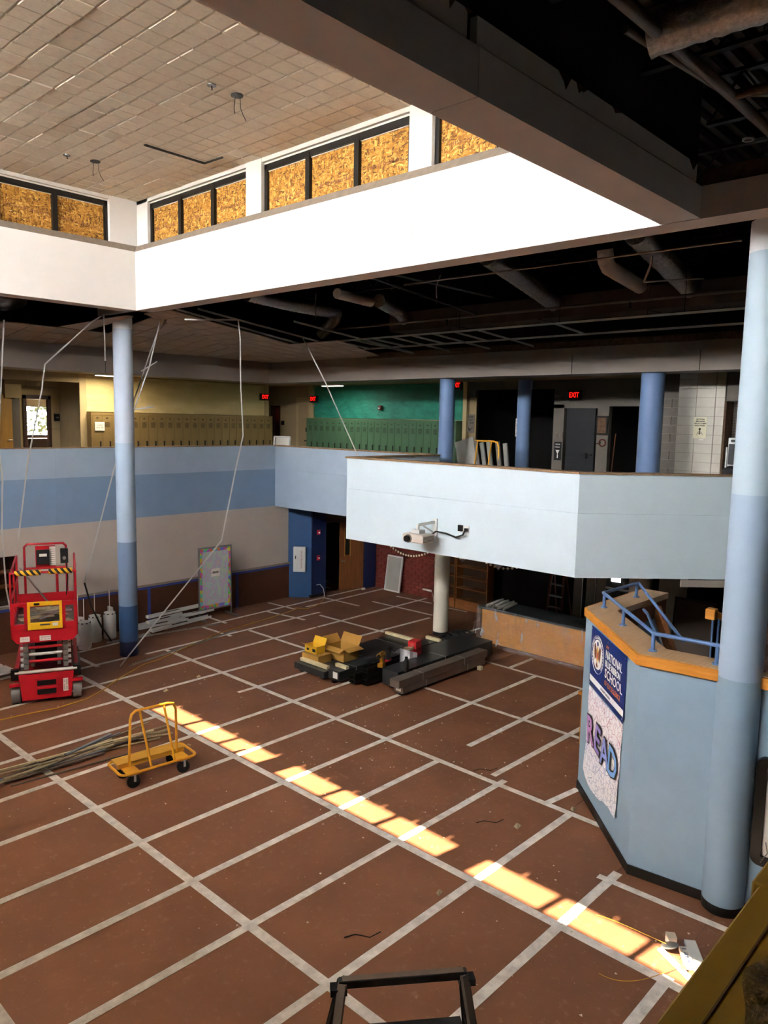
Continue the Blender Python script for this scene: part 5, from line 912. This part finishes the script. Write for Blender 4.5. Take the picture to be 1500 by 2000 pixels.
# black cable heap by column
random.seed(8)
for k in range(5):
    P = [(10.45 + .2 * math.cos(a * 1.3 + k) + random.uniform(-.1, .1) + .06 * k, 3.0 - .08 * k + .25 * math.sin(a * 1.7 + k) + random.uniform(-.1, .1), .05 + .05 * random.random() + .04 * k) for a in [i * .45 for i in range(22)]]
    single('cable_coil', MB().tube(P, .022, 6), 'cord_black', ['lowest black cable coil heaped right of the cream column', 'black cable coil second from the cream column', 'black cable coil in the middle of the cable heap', 'black cable coil toward the wrapped counter', 'black cable coil touching the wrapped counter plastic'][k], 'cable', 'black cables heaped by the column', smooth=True)
# ---- extension cord, foreground lamp, debris
P = [(-1.0, 5.5, .02)] + [(x, y, .02) for x, y in ((0.27, 5.53), (0.8, 5.47), (1.25, 5.38), (1.88, 5.45), (2.42, 5.74), (2.99, 6.16), (3.78, 6.6), (4.23, 6.69), (4.96, 6.98), (5.72, 7.26), (6.4, 7.57), (7.33, 7.72), (8.33, 7.88), (9.2, 8.05), (9.6, 8.15), (9.75, 8.3), (9.96, 7.98), (10.4, 8.1), (10.67, 8.2), (11.2, 8.6))]
single('extension_cord', MB().tube(P, .012, 5), 'cord_yellow', 'yellow extension cord snaking across the floor from the lift to the pier', 'cord', smooth=True)
t = thing('light_fixture', 'broken white fixture with loose wires lying by the parapet corner', 'light fixture', (2.93, -6.2, .0), R(35))
part('tray', MB().box(-.35, .3, -.12, .0, .01, .05).beam((-.35, .05, .03), (.1, .3, .05), .06, .02), 'white_metal', t); part('ballast', MB().box(-.15, .15, .0, .09, .02, .07), 'sticker', t); ink_marks([(.24, 0)], .04, 'banner_blue', t, (0, .045, .072), (1, 0, 0), (0, 1, 0), 10); part('reel', MB().disc((.1, .2, .1), (.3, .2, 1), .09, .015, 18), 'steel_pole', t, True); part('connector', MB().box(-.2, -.12, .1, .15, .02, .06), 'seal_red', t); part('socket', MB().box(.2, .3, .1, .2, .02, .12), 'white_pvc', t)
for k, pth in enumerate((((-.1, .1, .05), (-.3, .4, .02), (-.55, .75, .015), (-.35, 1.0, .015)), ((-.3, 0, .04), (-.55, .2, .03), (-.75, -.05, .015), (-.6, -.3, .015)), ((.1, .2, .1), (.35, .5, .06), (.6, .75, .015), (.62, .9, .015)))): part('wire', MB().tube([Vector(pth[0]) * (1 - q) ** 3 + Vector(pth[1]) * 3 * q * (1 - q) ** 2 + Vector(pth[2]) * 3 * q * q * (1 - q) + Vector(pth[3]) * q ** 3 for q in [i / 14 for i in range(15)]], .004, 5), 'cord_yellow', t, True)
random.seed(77); mm = MB()
for k in range(520):
    if k < 300: x = random.uniform(-1, 6.5); y = random.uniform(-6, 6)
    else: x = random.gauss(5.0, 1.5); y = random.gauss(-1.0, 2.2)
    if y < -3.1 and x > 3.7: continue
    s = random.choice((.006, .008, .01, .014, .02)); a = random.random() * 6
    mm.add([(x + s * math.cos(a + i * 2.1), y + s * math.sin(a + i * 2.1), .0095) for i in range(3)] + [(x, y, .0095 + s * .6)], [(0, 1, 3), (1, 2, 3), (2, 0, 3)])
o = single('floor_crumbs', mm, 'dust_white', 'pale plaster crumbs scattered over the brown floor', 'debris', kind='stuff')
for k, (x, y, s, l) in enumerate(((3.86, -3.42, .1, 'torn tan chip on the floor left of the stair wall'), (4.87, -3.73, .08, 'folded pale scrap beside the tape near the stair wall'), (1.91, -3.58, .07, 'small pale scrap on the floor by the sun patch'), (3.2, 4.74, .09, 'pale chip on the floor beyond the yellow cart'), (6.78, 4.45, .06, 'pale chip on the floor near the yellow box'), (4.18, 5.02, .08, 'yellowish chips on the floor in front of the blue column'))):
    single('paper_scrap', MB().add([(0, 0, 0), (s * 1.3, s * .2, .01), (s * 1.1, s * .9, .03), (s * .2, s * .8, .01), (s * .6, s * .4, .04)], [(0, 1, 4), (1, 2, 4), (2, 3, 4), (3, 0, 4)]), 'scrap' if k < 3 else 'lumber', l, 'scrap', loc=(x, y, .01))
for k, (x, y) in enumerate(((3.6, -2.9), (4.9, -1.9), (.6, -3.3))): single('wire_scrap', MB().tube([(x, y, .014), (x + .12, y - .05, .016), (x + .2, y - .2, .014), (x + .35, y - .22, .014)], .006, 5), 'cord_black', ['curled dark wire scrap near the middle of the sun patch', 'dark wire scrap near the stair wall', 'dark wire scrap at the lower middle of the floor'][k], 'wire scrap', 'wire scraps')
# ---- sawhorse at the bottom edge
ax = Vector((.1 + .75, -5.31 + 4.61, 0)); an = math.atan2(ax.y, ax.x)
t = thing('sawhorse', 'black folding sawhorse with worn edges at the bottom of the view', 'sawhorse', ((-.75 + .1) / 2, (-4.61 - 5.31) / 2, .006), an); L_ = ax.length / 2
part('top_beam', MB().box(-L_, L_, -.035, .035, .93, 1.0), 'black', t, bevel=.005); part('worn_top', MB().box(-L_ + .03, L_ - .03, -.03, .03, 1.0, 1.006), 'scrap_dark', t)
for sx in (-1, 1):
    for sy in (-1, 1): lg = part('leg', MB().beam((sx * (L_ - .03), sy * .03, .98), (sx * (L_ + .12), sy * .3, 0.0), .07, .04), 'black' if sy > 0 else 'scrap_dark', t); part('foot', MB().cbox((sx * (L_ + .12), sy * .3, .02), (.08, .06, .04)), 'rubber', lg)
    part('end_brace', MB().beam((sx * (L_ + .05), -.2, .42), (sx * (L_ + .05), .2, .42), .04, .03), 'black', t); part('bracket', MB().box(sx * L_ - .07, sx * L_ + .07, -.05, .05, .88, .94), 'black', t)
part('tray', MB().box(-L_, L_, -.17, .17, .4, .42), 'black', t)
# ---- display case behind the lift
t = thing('display_case', 'dark wooden display case recessed in the beige wall behind the lift', 'display case', (.67, 9.6, 1.16)); part('back', MB().box(-1.57, 1.57, .4, .42, 0, 1.17), 'dark_wood', t); part('frame', MB().box(-1.57, 1.57, 0, .4, 0, .03).box(-1.57, 1.57, 0, .4, 1.14, 1.17).box(-1.57, -1.54, 0, .4, 0, 1.17).box(1.54, 1.57, 0, .4, 0, 1.17), 'dark_wood', t)
for z in (.4, .75): part('shelf', MB().box(-1.54, 1.54, .02, .4, z, z + .025), 'shelf_wood', t)
# ================================================================== THINGS : upper floor
def lockers(name, label, n, w_, z0, h, matname, origin, rz, rows):
    t = thing(name, label, 'lockers', origin, rz); W_ = n * w_
    part('body', MB().box(0, W_, .012, .36, 0, h).box(-.04, W_ + .04, 0, .36, h, h + .08).box(-.04, 0, 0, .36, 0, h).box(W_, W_ + .04, 0, .36, 0, h), matname, t)
    dm = MB().box(.008, w_ - .008, 0, .014, .05, h - .01).mesh('locker_door', matname)
    hm = MB().box(w_ * .7, w_ * .84, -.012, 0, h * .46, h * .56).box(w_ * .72, w_ * .82, -.02, -.01, h * .52, h * .55).mesh('handle', 'locker_dark'); lm = MB()
    for k in range(6): lm.box(w_ * .25, w_ * .75, -.003, .001, h * .8 + k * .028, h * .8 + k * .028 + .01)
    lv = lm.mesh('louver', 'locker_dark'); nm_ = MB().box(w_ * .4, w_ * .6, -.004, 0, h * .945, h * .96).mesh('number_plate', 'locker_dark')
    for k in range(n): d = share('locker_door', dm, t, (k * w_, 0, 0)); share('handle', hm, d); share('louver', lv, d); share('number_plate', nm_, d)
    return t
tl = lockers('locker_bank', 'long bank of tan metal lockers behind the left parapet', 22, .305, 3.9, 1.76, 'tan_locker', (5.84, 12.94, 3.9), 0, 1)
gl = lockers('locker_bank', 'bank of green metal lockers under teal paper', 22, .303, 3.9, 1.72, 'green_locker', (13.36, 11.92, 3.9), R(-90), 1)
single('wall_paper', MB().grid(lambda u, v: (5.84 + 6.7 * u, 13.3 - .02 * math.sin(u * 40 + v * 7) ** 2 * (1 - v), 5.76 + 1.08 * v), 40, 8), 'tan_paper', 'wrinkled tan paper covering the wall above the tan lockers', 'paper', smooth=True)
single('wall_paper', MB().grid(lambda u, v: (13.70 - .03 * math.sin(u * 30 + v * 6) ** 2 * (1 - v), 11.92 - 6.7 * u, 5.72 + 1.12 * v), 40, 8), 'teal_paper', 'wrinkled teal paper covering the wall above the green lockers', 'paper', smooth=True)
sg = thing('paper_notice', 'white paper notice taped on the leftmost tan locker', 'notice', (5.92, 12.92, 5.2)); part('sheet', MB().box(-.02, .28, -.004, 0, 0, .26), 'sticker', sg); ink_marks([(.15, .035), (.2, -.035)], .034, 'ink_dark', sg, (.13, -.006, .13), (1, 0, .04), (0, 0, 1), 9)
def exit_sign(label, loc, xa):
    t = thing('exit_sign', label, 'sign', (0, 0, 0), group='red exit signs upstairs'); x = Vector(xa); n = x.cross(Vector((0, 0, 1))); c = Vector(loc)
    part('housing', MB().beam(c - x * .19 - n * .04, c + x * .19 - n * .04, .08, .24), 'black', t); part('glow_plate', MB().beam(c - x * .15 + n * .002, c + x * .15 + n * .002, .008, .17), 'black', t); put_text('EXIT', .19, 'exit_red', t, c + n * .008, xa, (0, 0, 1), .001, .75, .005)
exit_sign('red exit sign above the tan lockers right end', (12.45, 13.18, 6.42), (1, 0, 0)); exit_sign('red exit sign left of the teal paper', (13.56, 11.85, 6.38), (0, -1, 0)); exit_sign('red exit sign at the right end of the teal paper', (13.55, 5.40, 6.76), (0, -1, 0)); exit_sign('red exit sign over the dark door upstairs', (13.6, 1.47, 6.44), (0, -1, 0))
t = thing('alarm_bell', 'small fire alarm box hanging on the teal paper', 'alarm', (13.64, 8.6, 6.0)); part('box', MB().box(-.05, .05, -.07, .07, 0, .16), 'sash_red', t, bevel=.008); part('strobe', MB().box(-.07, -.05, -.03, .03, .04, .09), 'sticker', t); part('wire', MB().tube([(0, .04, 0), (0, .06, -.1), (0, .12, -.16)], .006, 5), 'cord_black', t)
def doorset(name, label, mk, kind='structure'): pass
t = thing('door_2', 'classroom door frame with a bright window behind, upper left', 'door', (4.5, 14.6, 3.9)); t['kind'] = 'structure'; part('frame', MB().box(0, .09, -.04, .1, 0, 2.3).box(.74, .83, -.04, .1, 0, 2.3).box(0, .83, -.04, .1, 2.2, 2.32), 'dark_wood', t); lf = part('leaf', MB().box(.09, .14, .05, .3, .02, 2.2), 'door_wood', t); part('handle', MB().tube([(.14, .25, 1.0), (.2, .25, 1.0), (.2, .18, 1.0)], .014, 6), 'steel_pole', lf)
t = thing('room_sign', 'small black room number plate beside the classroom door', 'sign', (5.42, 14.59, 5.45)); part('plate', MB().box(0, .2, -.012, 0, 0, .22), 'black', t); ink_marks([(.08, 0)], .05, 'ink_white', t, (.1, -.014, .11), (1, 0, 0), (0, 0, 1), 11)
t = thing('door_3', 'oak door standing open at the upper left edge', 'door', (3.95, 14.0, 3.9), R(190)); t['kind'] = 'structure'; lf = part('leaf', MB().box(0, .95, -.022, .022, .02, 2.3), 'door_oak', t); part('vision_panel', MB().box(.3, .42, -.03, .03, .9, 2.0), 'glass', lf); part('notice', MB().box(.5, .7, .022, .026, 1.0, 1.4), 'sticker', lf); part('handle', MB().tube([(.06, .02, 1.0), (.06, .07, 1.0), (.18, .07, 1.0)], .014, 6), 'steel_pole', lf)
# classroom window and trees beyond
t = thing('window_9', 'classroom window with sunny green leaves outside', 'window', (5.2, 18.8, 4.85)); t['kind'] = 'structure'; part('frame', MB().box(0, 3.0, 0, .12, 0, .06).box(0, 3, 0, .12, 1.24, 1.3).box(0, .06, 0, .12, 0, 1.3).box(2.94, 3, 0, .12, 0, 1.3), 'black_frame', t); part('mullion', MB().box(1.98, 2.12, 0, .12, 0, 1.3), 'black_frame', t); part('mullion', MB().box(.98, 1.1, 0, .12, 0, 1.3), 'black_frame', t); part('shade', MB().box(0, 3, -.04, 0, 1.05, 1.5), 'poster_cream', t); part('pane', MB().box(.05, 2.95, .05, .06, .05, 1.25), 'glass', t)
t = thing('shelf_unit', 'low dark shelf of bins under the classroom window', 'shelf', (5.3, 18.2, 3.9)); part('body', MB().box(0, 3, 0, .5, 0, .05).box(0, 3, 0, .5, .85, .9).box(0, 3, .48, .5, 0, .9), 'dark_wood', t)
for k in range(6): part('bin', MB().box(.1 + k * .48, .5 + k * .48, .02, .4, .08, .2 + .08 * (k % 3)), 'sticker' if k % 2 else 'dim_grey_wall', t)
random.seed(13)
for k, (x, y, l) in enumerate(((7.6, 22.6, 'leafy green tree left outside the classroom window'), (12.2, 25, 'leafy green tree right outside the classroom window'))):
    t = thing('garden_tree', l, 'tree', (x, y, 0), group='trees outside the classroom'); part('trunk', MB().tube([(0, 0, -.2), (.1, 0, 3), (0, .1, 6)], [.2, .15, .08], 8), 'dark_wood', t, True); mm = MB()
    for i in range(1500):
        th = random.random() * 6.283; ph = random.uniform(-1, 1); rr_ = 2.6 * random.random() ** .33; c = Vector((rr_ * math.cos(th) * math.sqrt(1 - ph * ph), rr_ * math.sin(th) * math.sqrt(1 - ph * ph), 5.6 + rr_ * ph)); s = .12; a = Vector((random.uniform(-1, 1), random.uniform(-1, 1), random.uniform(-1, 1))).normalized() * s; b_ = a.cross(Vector((.3, .5, 1))).normalized() * s * .6
        mm.add([c - a, c + b_, c + a, c - b_], [(0, 1, 2, 3)])
    part('foliage', mm, 'leaf', t, kind='stuff')
single('lawn_outside', MB().box(-10, 25, 19.3, 45, -.3, -.25), 'leaf', 'green lawn outside the classroom window', 'lawn', kind='stuff')
# nook door, plates
t = thing('door_4', 'dark red door half hidden in the corridor nook', 'door', (13.78, 14.4, 3.9)); t['kind'] = 'structure'; part('leaf', MB().box(.06, .1, -.46, -.06, .02, 2.2), 'sash_red', t); part('frame', MB().box(-.06, .1, -.06, 0, 0, 2.25).box(-.06, .1, -.5, -.46, 0, 2.25), 'dark_wood', t)
single('room_plate', MB().box(13.72, 13.735, 13.66, 13.82, 5.42, 5.58), 'black', 'small black room plate right of the dark red nook door', 'sign')
t = thing('door_5', 'tan double door leaf with dark handle in the nook', 'door', (13.71, 12.3, 3.9)); t['kind'] = 'structure'; lf = part('leaf', MB().box(-.02, 0, -.06, .5, 0, 2.3), 'tan_dark', t); part('handle', MB().box(-.06, -.02, 0, .12, .95, .99).box(-.05, -.02, .02, .06, 1.3, 1.45), 'black', lf)
t = thing('fixture_lens', 'white metal tray propped on the parapet corner', 'tray', (10.15, 9.5, 4.62), 0, rot=(R(-12), 0, R(-60))); part('frame', MB().box(-.26, -.22, 0, .12, 0, .52).box(.22, .26, 0, .12, 0, .52).box(-.26, .26, 0, .12, 0, .04).box(-.26, .26, 0, .12, .48, .52), 'white_metal', t); part('sheet', MB().box(-.22, .22, .1, .12, .04, .48), 'sticker', t)
# right side details
t = thing('wall_poster', 'grey poster with a dark tick mark at the end of the green lockers', 'poster', (13.70, 4.9, 5.35)); part('sheet', MB().box(-.01, 0, -.12, .12, 0, .55), 'dim_grey_wall', t); ink_marks([(.2, .09), (.13, 0), (.16, -.09)], .06, 'ink_dark', t, (-.012, 0, .39), (0, -1, 0), (0, 0, 1), 12)
part('tick', MB().add([(-.013, .1, .12), (-.013, .06, .05), (-.013, -.1, .2), (-.013, .05, .1), (-.013, .08, .17)], [(0, 1, 2, 3, 4)]), 'ink_dark', t)
single('pin_board', MB().box(13.5, 13.56, 4.65, 5.05, 4.4, 5.15), 'dim_grey_wall', 'grey board standing behind the upstairs yellow cart', 'board')
t = thing('column_notice', 'white vertical notice on the corridor column upstairs', 'notice', (13.06, 2.87, 5.3), R(-45)); part('sheet', MB().box(-.04, .04, -.02, -.01, 0, .5), 'sticker', t); ink_marks([(.34, 0)], .05, 'ink_dark', t, (0, -.022, .25), (0, 0, 1), (-1, 0, 0), 13)
t = thing('door_6', 'dark slatted door upstairs under the exit sign', 'door', (13.76, 1.74, 3.9)); t['kind'] = 'structure'; lf = part('leaf', MB().box(0, .04, -.84, 0, 0, 2.2), 'dark_sheet', t)
for k in range(10): part('board', MB().box(-.006, 0, -.82, -.02, .05 + k * .21, .24 + k * .21), 'dark_sheet', lf)
part('push_bar', MB().box(-.06, 0, -.8, -.5, .95, .99).box(-.08, -.04, -.66, -.6, .86, 1.02), 'black', lf)
t = thing('notice_sign', 'black notice sign with a white pictogram left of the dark door', 'sign', (13.72, 1.95, 4.68)); part('plate', MB().box(-.01, 0, -.11, .11, 0, .5), 'black', t); ink_marks([(.14, .035), (.18, -.04)], .035, 'ink_white', t, (-.012, 0, .4), (0, -1, 0), (0, 0, 1), 14); part('pictogram', MB().add([(-.013, .06, .28), (-.013, -.06, .28), (-.013, 0, .16)], [(0, 1, 2)]).box(-.013, -.01, -.012, .012, .06, .16), 'ink_white', t)
for k, y in enumerate((2.02, 1.88)): single('switch_plate', MB().box(13.72, 13.74, y - .045, y + .045, 5.28, 5.44).box(13.705, 13.72, y - .012, y + .012, 5.33, 5.38), 'pipe_grey', ('left switch plate beside the dark door upstairs', 'right switch plate beside the dark door upstairs')[k], 'switch', 'switch plates')
t = thing('framed_picture', 'small framed brown picture right of the dark door upstairs', 'picture', (13.72, .67, 5.4)); part('frame', MB().box(-.03, 0, -.16, .16, 0, .5), 'black_frame', t); part('print', MB().box(-.035, -.03, -.12, .12, .05, .45), 'brown_strip', t)
t = thing('wall_hook', 'dark round fitting on the wall under the framed picture', 'fitting', (13.7, .62, 5.2)); part('ring', MB().tube([(-.03, .09 * math.cos(a), .09 * math.sin(a)) for a in [i * .5236 for i in range(12)]], .02, 6, closed=True), 'sash_red', t, True); part('stem', MB().tube([(0, .05, 0), (-.04, .16, -.03)], .015, 6), 'black', t)
single('broom_stick', MB().tube([(13.55, .3, 3.92), (13.68, .26, 5.45)], .014, 6), 'door_wood', 'thin wooden stick leaning in the dark doorway upstairs', 'stick')
t = thing('quote_poster', 'cream poster with four bold lines and a small skeleton drawing on the block wall', 'poster', (12.02, -2.5, 5.42)); part('sheet', MB().box(-.006, 0, -.14, .14, 0, .46), 'poster_cream', t)
for k, s in enumerate(('JUST SITTING', 'HERE WAITING', 'FOR YOU TO MAKE', 'GOOD CHOICES...')): put_text(s, .036, 'ink_dark', t, (-.008, 0, .41 - k * .045), (0, -1, 0), (0, 0, 1), .0005, .8, .0015)
part('drawing', MB().disc((-.008, 0, .2), (1, 0, 0), .025, .003, 12).box(-.009, -.006, -.03, .03, .13, .145).box(-.009, -.006, -.008, .008, .08, .18).box(-.009, -.006, -.035, .035, .1, .11).beam((-.008, -.03, .14), (-.008, -.07, .07), .003, .012, (1, 0, 0)).beam((-.008, .03, .14), (-.008, .06, .07), .003, .012, (1, 0, 0)), 'ink_dark', t)
single('white_tag', MB().box(12.01, 12.02, -2.6, -2.5, 5.38, 5.405), 'sticker', 'tiny white tag at the lower corner of the cream poster', 'tag')
t = thing('drinking_fountain', 'bottle filling drinking fountain with a white surround beside the column', 'fountain', (12.02, -3.3, 4.5)); part('back_panel', MB().box(.1, .4, -.22, .22, .35, .95), 'white_metal', t, bevel=.01); part('recess', MB().box(.06, .1, -.19, .19, .38, .82), 'fountain_dark', t); part('basin', MB().add([(-.15, -.24, .28), (-.15, .24, .28), (.4, .24, .35), (.4, -.24, .35), (-.1, -.2, .12), (-.1, .2, .12), (.4, .2, .0), (.4, -.2, .0)], [(0, 1, 2, 3), (7, 6, 5, 4), (0, 4, 5, 1), (1, 5, 6, 2), (2, 6, 7, 3), (3, 7, 4, 0)]), 'fountain_dark', t); part('bottle_ring', MB().tube([(.05, -.1 + .05 * math.cos(a), .6 + .1 * math.sin(a)) for a in [i * .5236 for i in range(12)]], .01, 6, closed=True), 'steel_pole', t, True); part('vent', MB().box(.05, .1, -.15, .15, .86, .91), 'fountain_dark', t); part('side_guard', (lambda m: [m.box(.1 + .06 * k, .13 + .06 * k, .23, .26, .0, .75) for k in range(4)] and m)(MB()), 'white_metal', t)
# corridor lights
def ceiling_light(label, x, y, z, sx, sy, e, col):
    t = thing('ceiling_light', label, 'ceiling light', (x, y, z), group='corridor ceiling lights'); part('housing', MB().box(-sx, sx, -sy, sy, 0, .05), 'white_metal', t); part('diffuser', MB().box(-sx + .03, sx - .03, -sy + .03, sy - .03, -.02, 0), 'tube_white', t)
    a = area('corridor_lamp', (0, 0, -.05), sx * 1.8, sy * 1.8, (0, 0, -1), e, col); a.parent = t
ceiling_light('lit ceiling light above the left end of the tan lockers', 6.1, 12.3, 6.8, .45, .12, 34, (1, .86, .6)); ceiling_light('lit ceiling light above the green lockers', 12.4, 9.6, 6.76, .12, .45, 16, (.95, 1, .9))
# ---- ceiling services
def flex(label, path, r, mat='foil', name='flex_duct', seg=.06):
    P = [Vector(p) for p in path]; Q = []; rs = []
    for a, c in zip(P[:-1], P[1:]):
        n = max(2, int((c - a).length / seg))
        for i in range(n): Q.append(a.lerp(c, i / n)); rs.append(r * (1 + .05 * ((len(Q)) % 2) + random.uniform(-.03, .03)))
    Q.append(P[-1]); rs.append(r); return single(name, MB().tube(Q, rs, 14), mat, label, 'duct', 'foil ducts in the open ceiling', smooth=True)
random.seed(17)
flex('foil duct slanting under the deck left of the middle', [(6.3, -.8, 8.55), (7.6, -.6, 8.4), (9.9, -.25, 8.1)], .17); flex('foil duct slanting beside the pale column', [(6.3, -3.5, 8.55), (8.5, -3.25, 8.3), (10.2, -3.05, 8.1)], .19)
flex('short foil duct ending above the balcony bay', [(7.9, 3.3, 8.35), (8.9, 3.6, 8.25), (9.6, 3.9, 8.1)], .15); flex('foil duct near the corner dropping to an open end', [(5.6, 5.1, 8.35), (7.0, 5.2, 8.3), (8.4, 5.2, 8.28), (8.6, 5.5, 8.15), (8.7, 6.1, 7.85)], .14); flex('foil duct at the far left behind the fascia', [(1.2, 8.9, 8.1), (2.0, 9.2, 8.15), (2.5, 9.6, 8.3)], .22); flex('large bright foil duct at the top right corner', [(.85, -6.12, 8.55), (.95, -6.6, 8.6), (1.05, -7.6, 8.62)], .16)
for path, r, l in (([(6.9, -2.7, 8.5), (6.95, -2.7, 8.32), (7.1, -2.68, 8.25), (8.9, -2.4, 8.22)], .13, 'white pipe elbow hanging under the deck right of the middle'), ([(6.6, 3.3, 8.34), (7.8, 3.45, 8.32)], .11, 'white pipe joining the short foil duct')): single('white_duct', MB().tube(path, r, 16), 'white_pvc', l, 'duct', smooth=True)
single('rectangular_duct', MB().box(9.35, 9.95, -4.6, 4.3, 7.86, 8.3).box(9.33, 9.97, -2.4, -2.36, 7.84, 8.32).box(9.33, 9.97, .0, .04, 7.84, 8.32).box(9.33, 9.97, 2.2, 2.24, 7.84, 8.32), 'duct_metal', 'long rectangular sheet metal duct above the tray ceiling', 'duct')
def pipe(label, path, r, mat='pipe_grey', name='sprinkler_pipe', heads=()):
    t = thing(name, label, 'pipe', (0, 0, 0)); part('run', MB().tube(path, r, 10), mat, t, True)
    for h in heads: part('sprinkler_head', MB().tube([h, (h[0], h[1], h[2] - .14)], .02, 8).lathe([(0, h[2] - .14), (.035, h[2] - .15), (0, h[2] - .155)], (h[0], h[1]), 10), 'black_steel', t)
pipe('long pale pipe running over the tray ceiling', [(8.75, 6.3, 7.95), (8.75, -5.4, 7.95)], .03, heads=((8.75, 2.0, 7.95), (8.75, -2.3, 7.95))); pipe('dark pipe crossing from the beam to the long pale pipe', [(4.2, .2, 8.05), (8.75, 1.2, 7.98)], .028, 'black_steel'); pipe('thin conduit running below the deck to the column', [(6.5, 1.3, 8.3), (6.6, -1.6, 8.3), (6.7, -4.9, 8.3)], .016, 'conduit', 'conduit'); pipe('curved conduit dropping to a junction above the bay', [(6.7, -3.4, 8.36), (6.9, -3.5, 8.34), (7.0, -3.45, 8.2), (7.1, -3.3, 7.95)], .02, 'conduit', 'conduit'); pipe('short level conduit beside the slanting foil duct', [(7.1, -3.3, 7.95), (7.5, -4.1, 7.98)], .014, 'conduit', 'conduit')
pipe('hooked conduit hanging left of the slanting duct', [(7.0, .8, 8.5), (7.0, .9, 8.3), (7.0, .88, 7.95)], .014, 'conduit', 'conduit'); pipe('hooked conduit hanging near the far corner', [(7.0, 4.4, 8.5), (7.0, 4.45, 8.2), (7.0, 4.4, 7.95)], .014, 'pipe_grey', 'conduit')
pipe('thick grey sprinkler pipe crossing the top right ceiling', [(-1.5, -6.18, 8.5), (2.25, -6.26, 8.5), (3.9, -6.3, 8.45)], .05); pipe('reddish branch pipe at the right edge of the top ceiling', [(2.2, -6.26, 8.5), (2.3, -7.4, 8.5)], .04, 'brown_strip'); pipe('second grey pipe behind the thick sprinkler pipe', [(.8, -5.95, 8.62), (2.4, -6.15, 8.6), (2.6, -6.5, 8.58)], .03)
t = thing('fire_sprinkler', 'pale sprinkler ring hanging near the top right corner', 'sprinkler', (3.49, -5.98, 8.55)); part('ring', MB().tube([(.05 * math.cos(a), .05 * math.sin(a), 0) for a in [i * .5236 for i in range(12)]], .012, 6, closed=True), 'steel_pole', t, True); part('stem', MB().tube([(0, 0, 0), (0, 0, .2)], .01, 6), 'black_steel', t)
single('speaker_box', MB().box(3.2, 3.5, -6.75, -6.45, 8.1, 8.55).tube([(3.3, -6.5, 8.1), (3.25, -6.45, 8.0), (3.35, -6.6, 8.02)], .02, 6), 'black_steel', 'black box hanging at the right edge of the top ceiling', 'box')
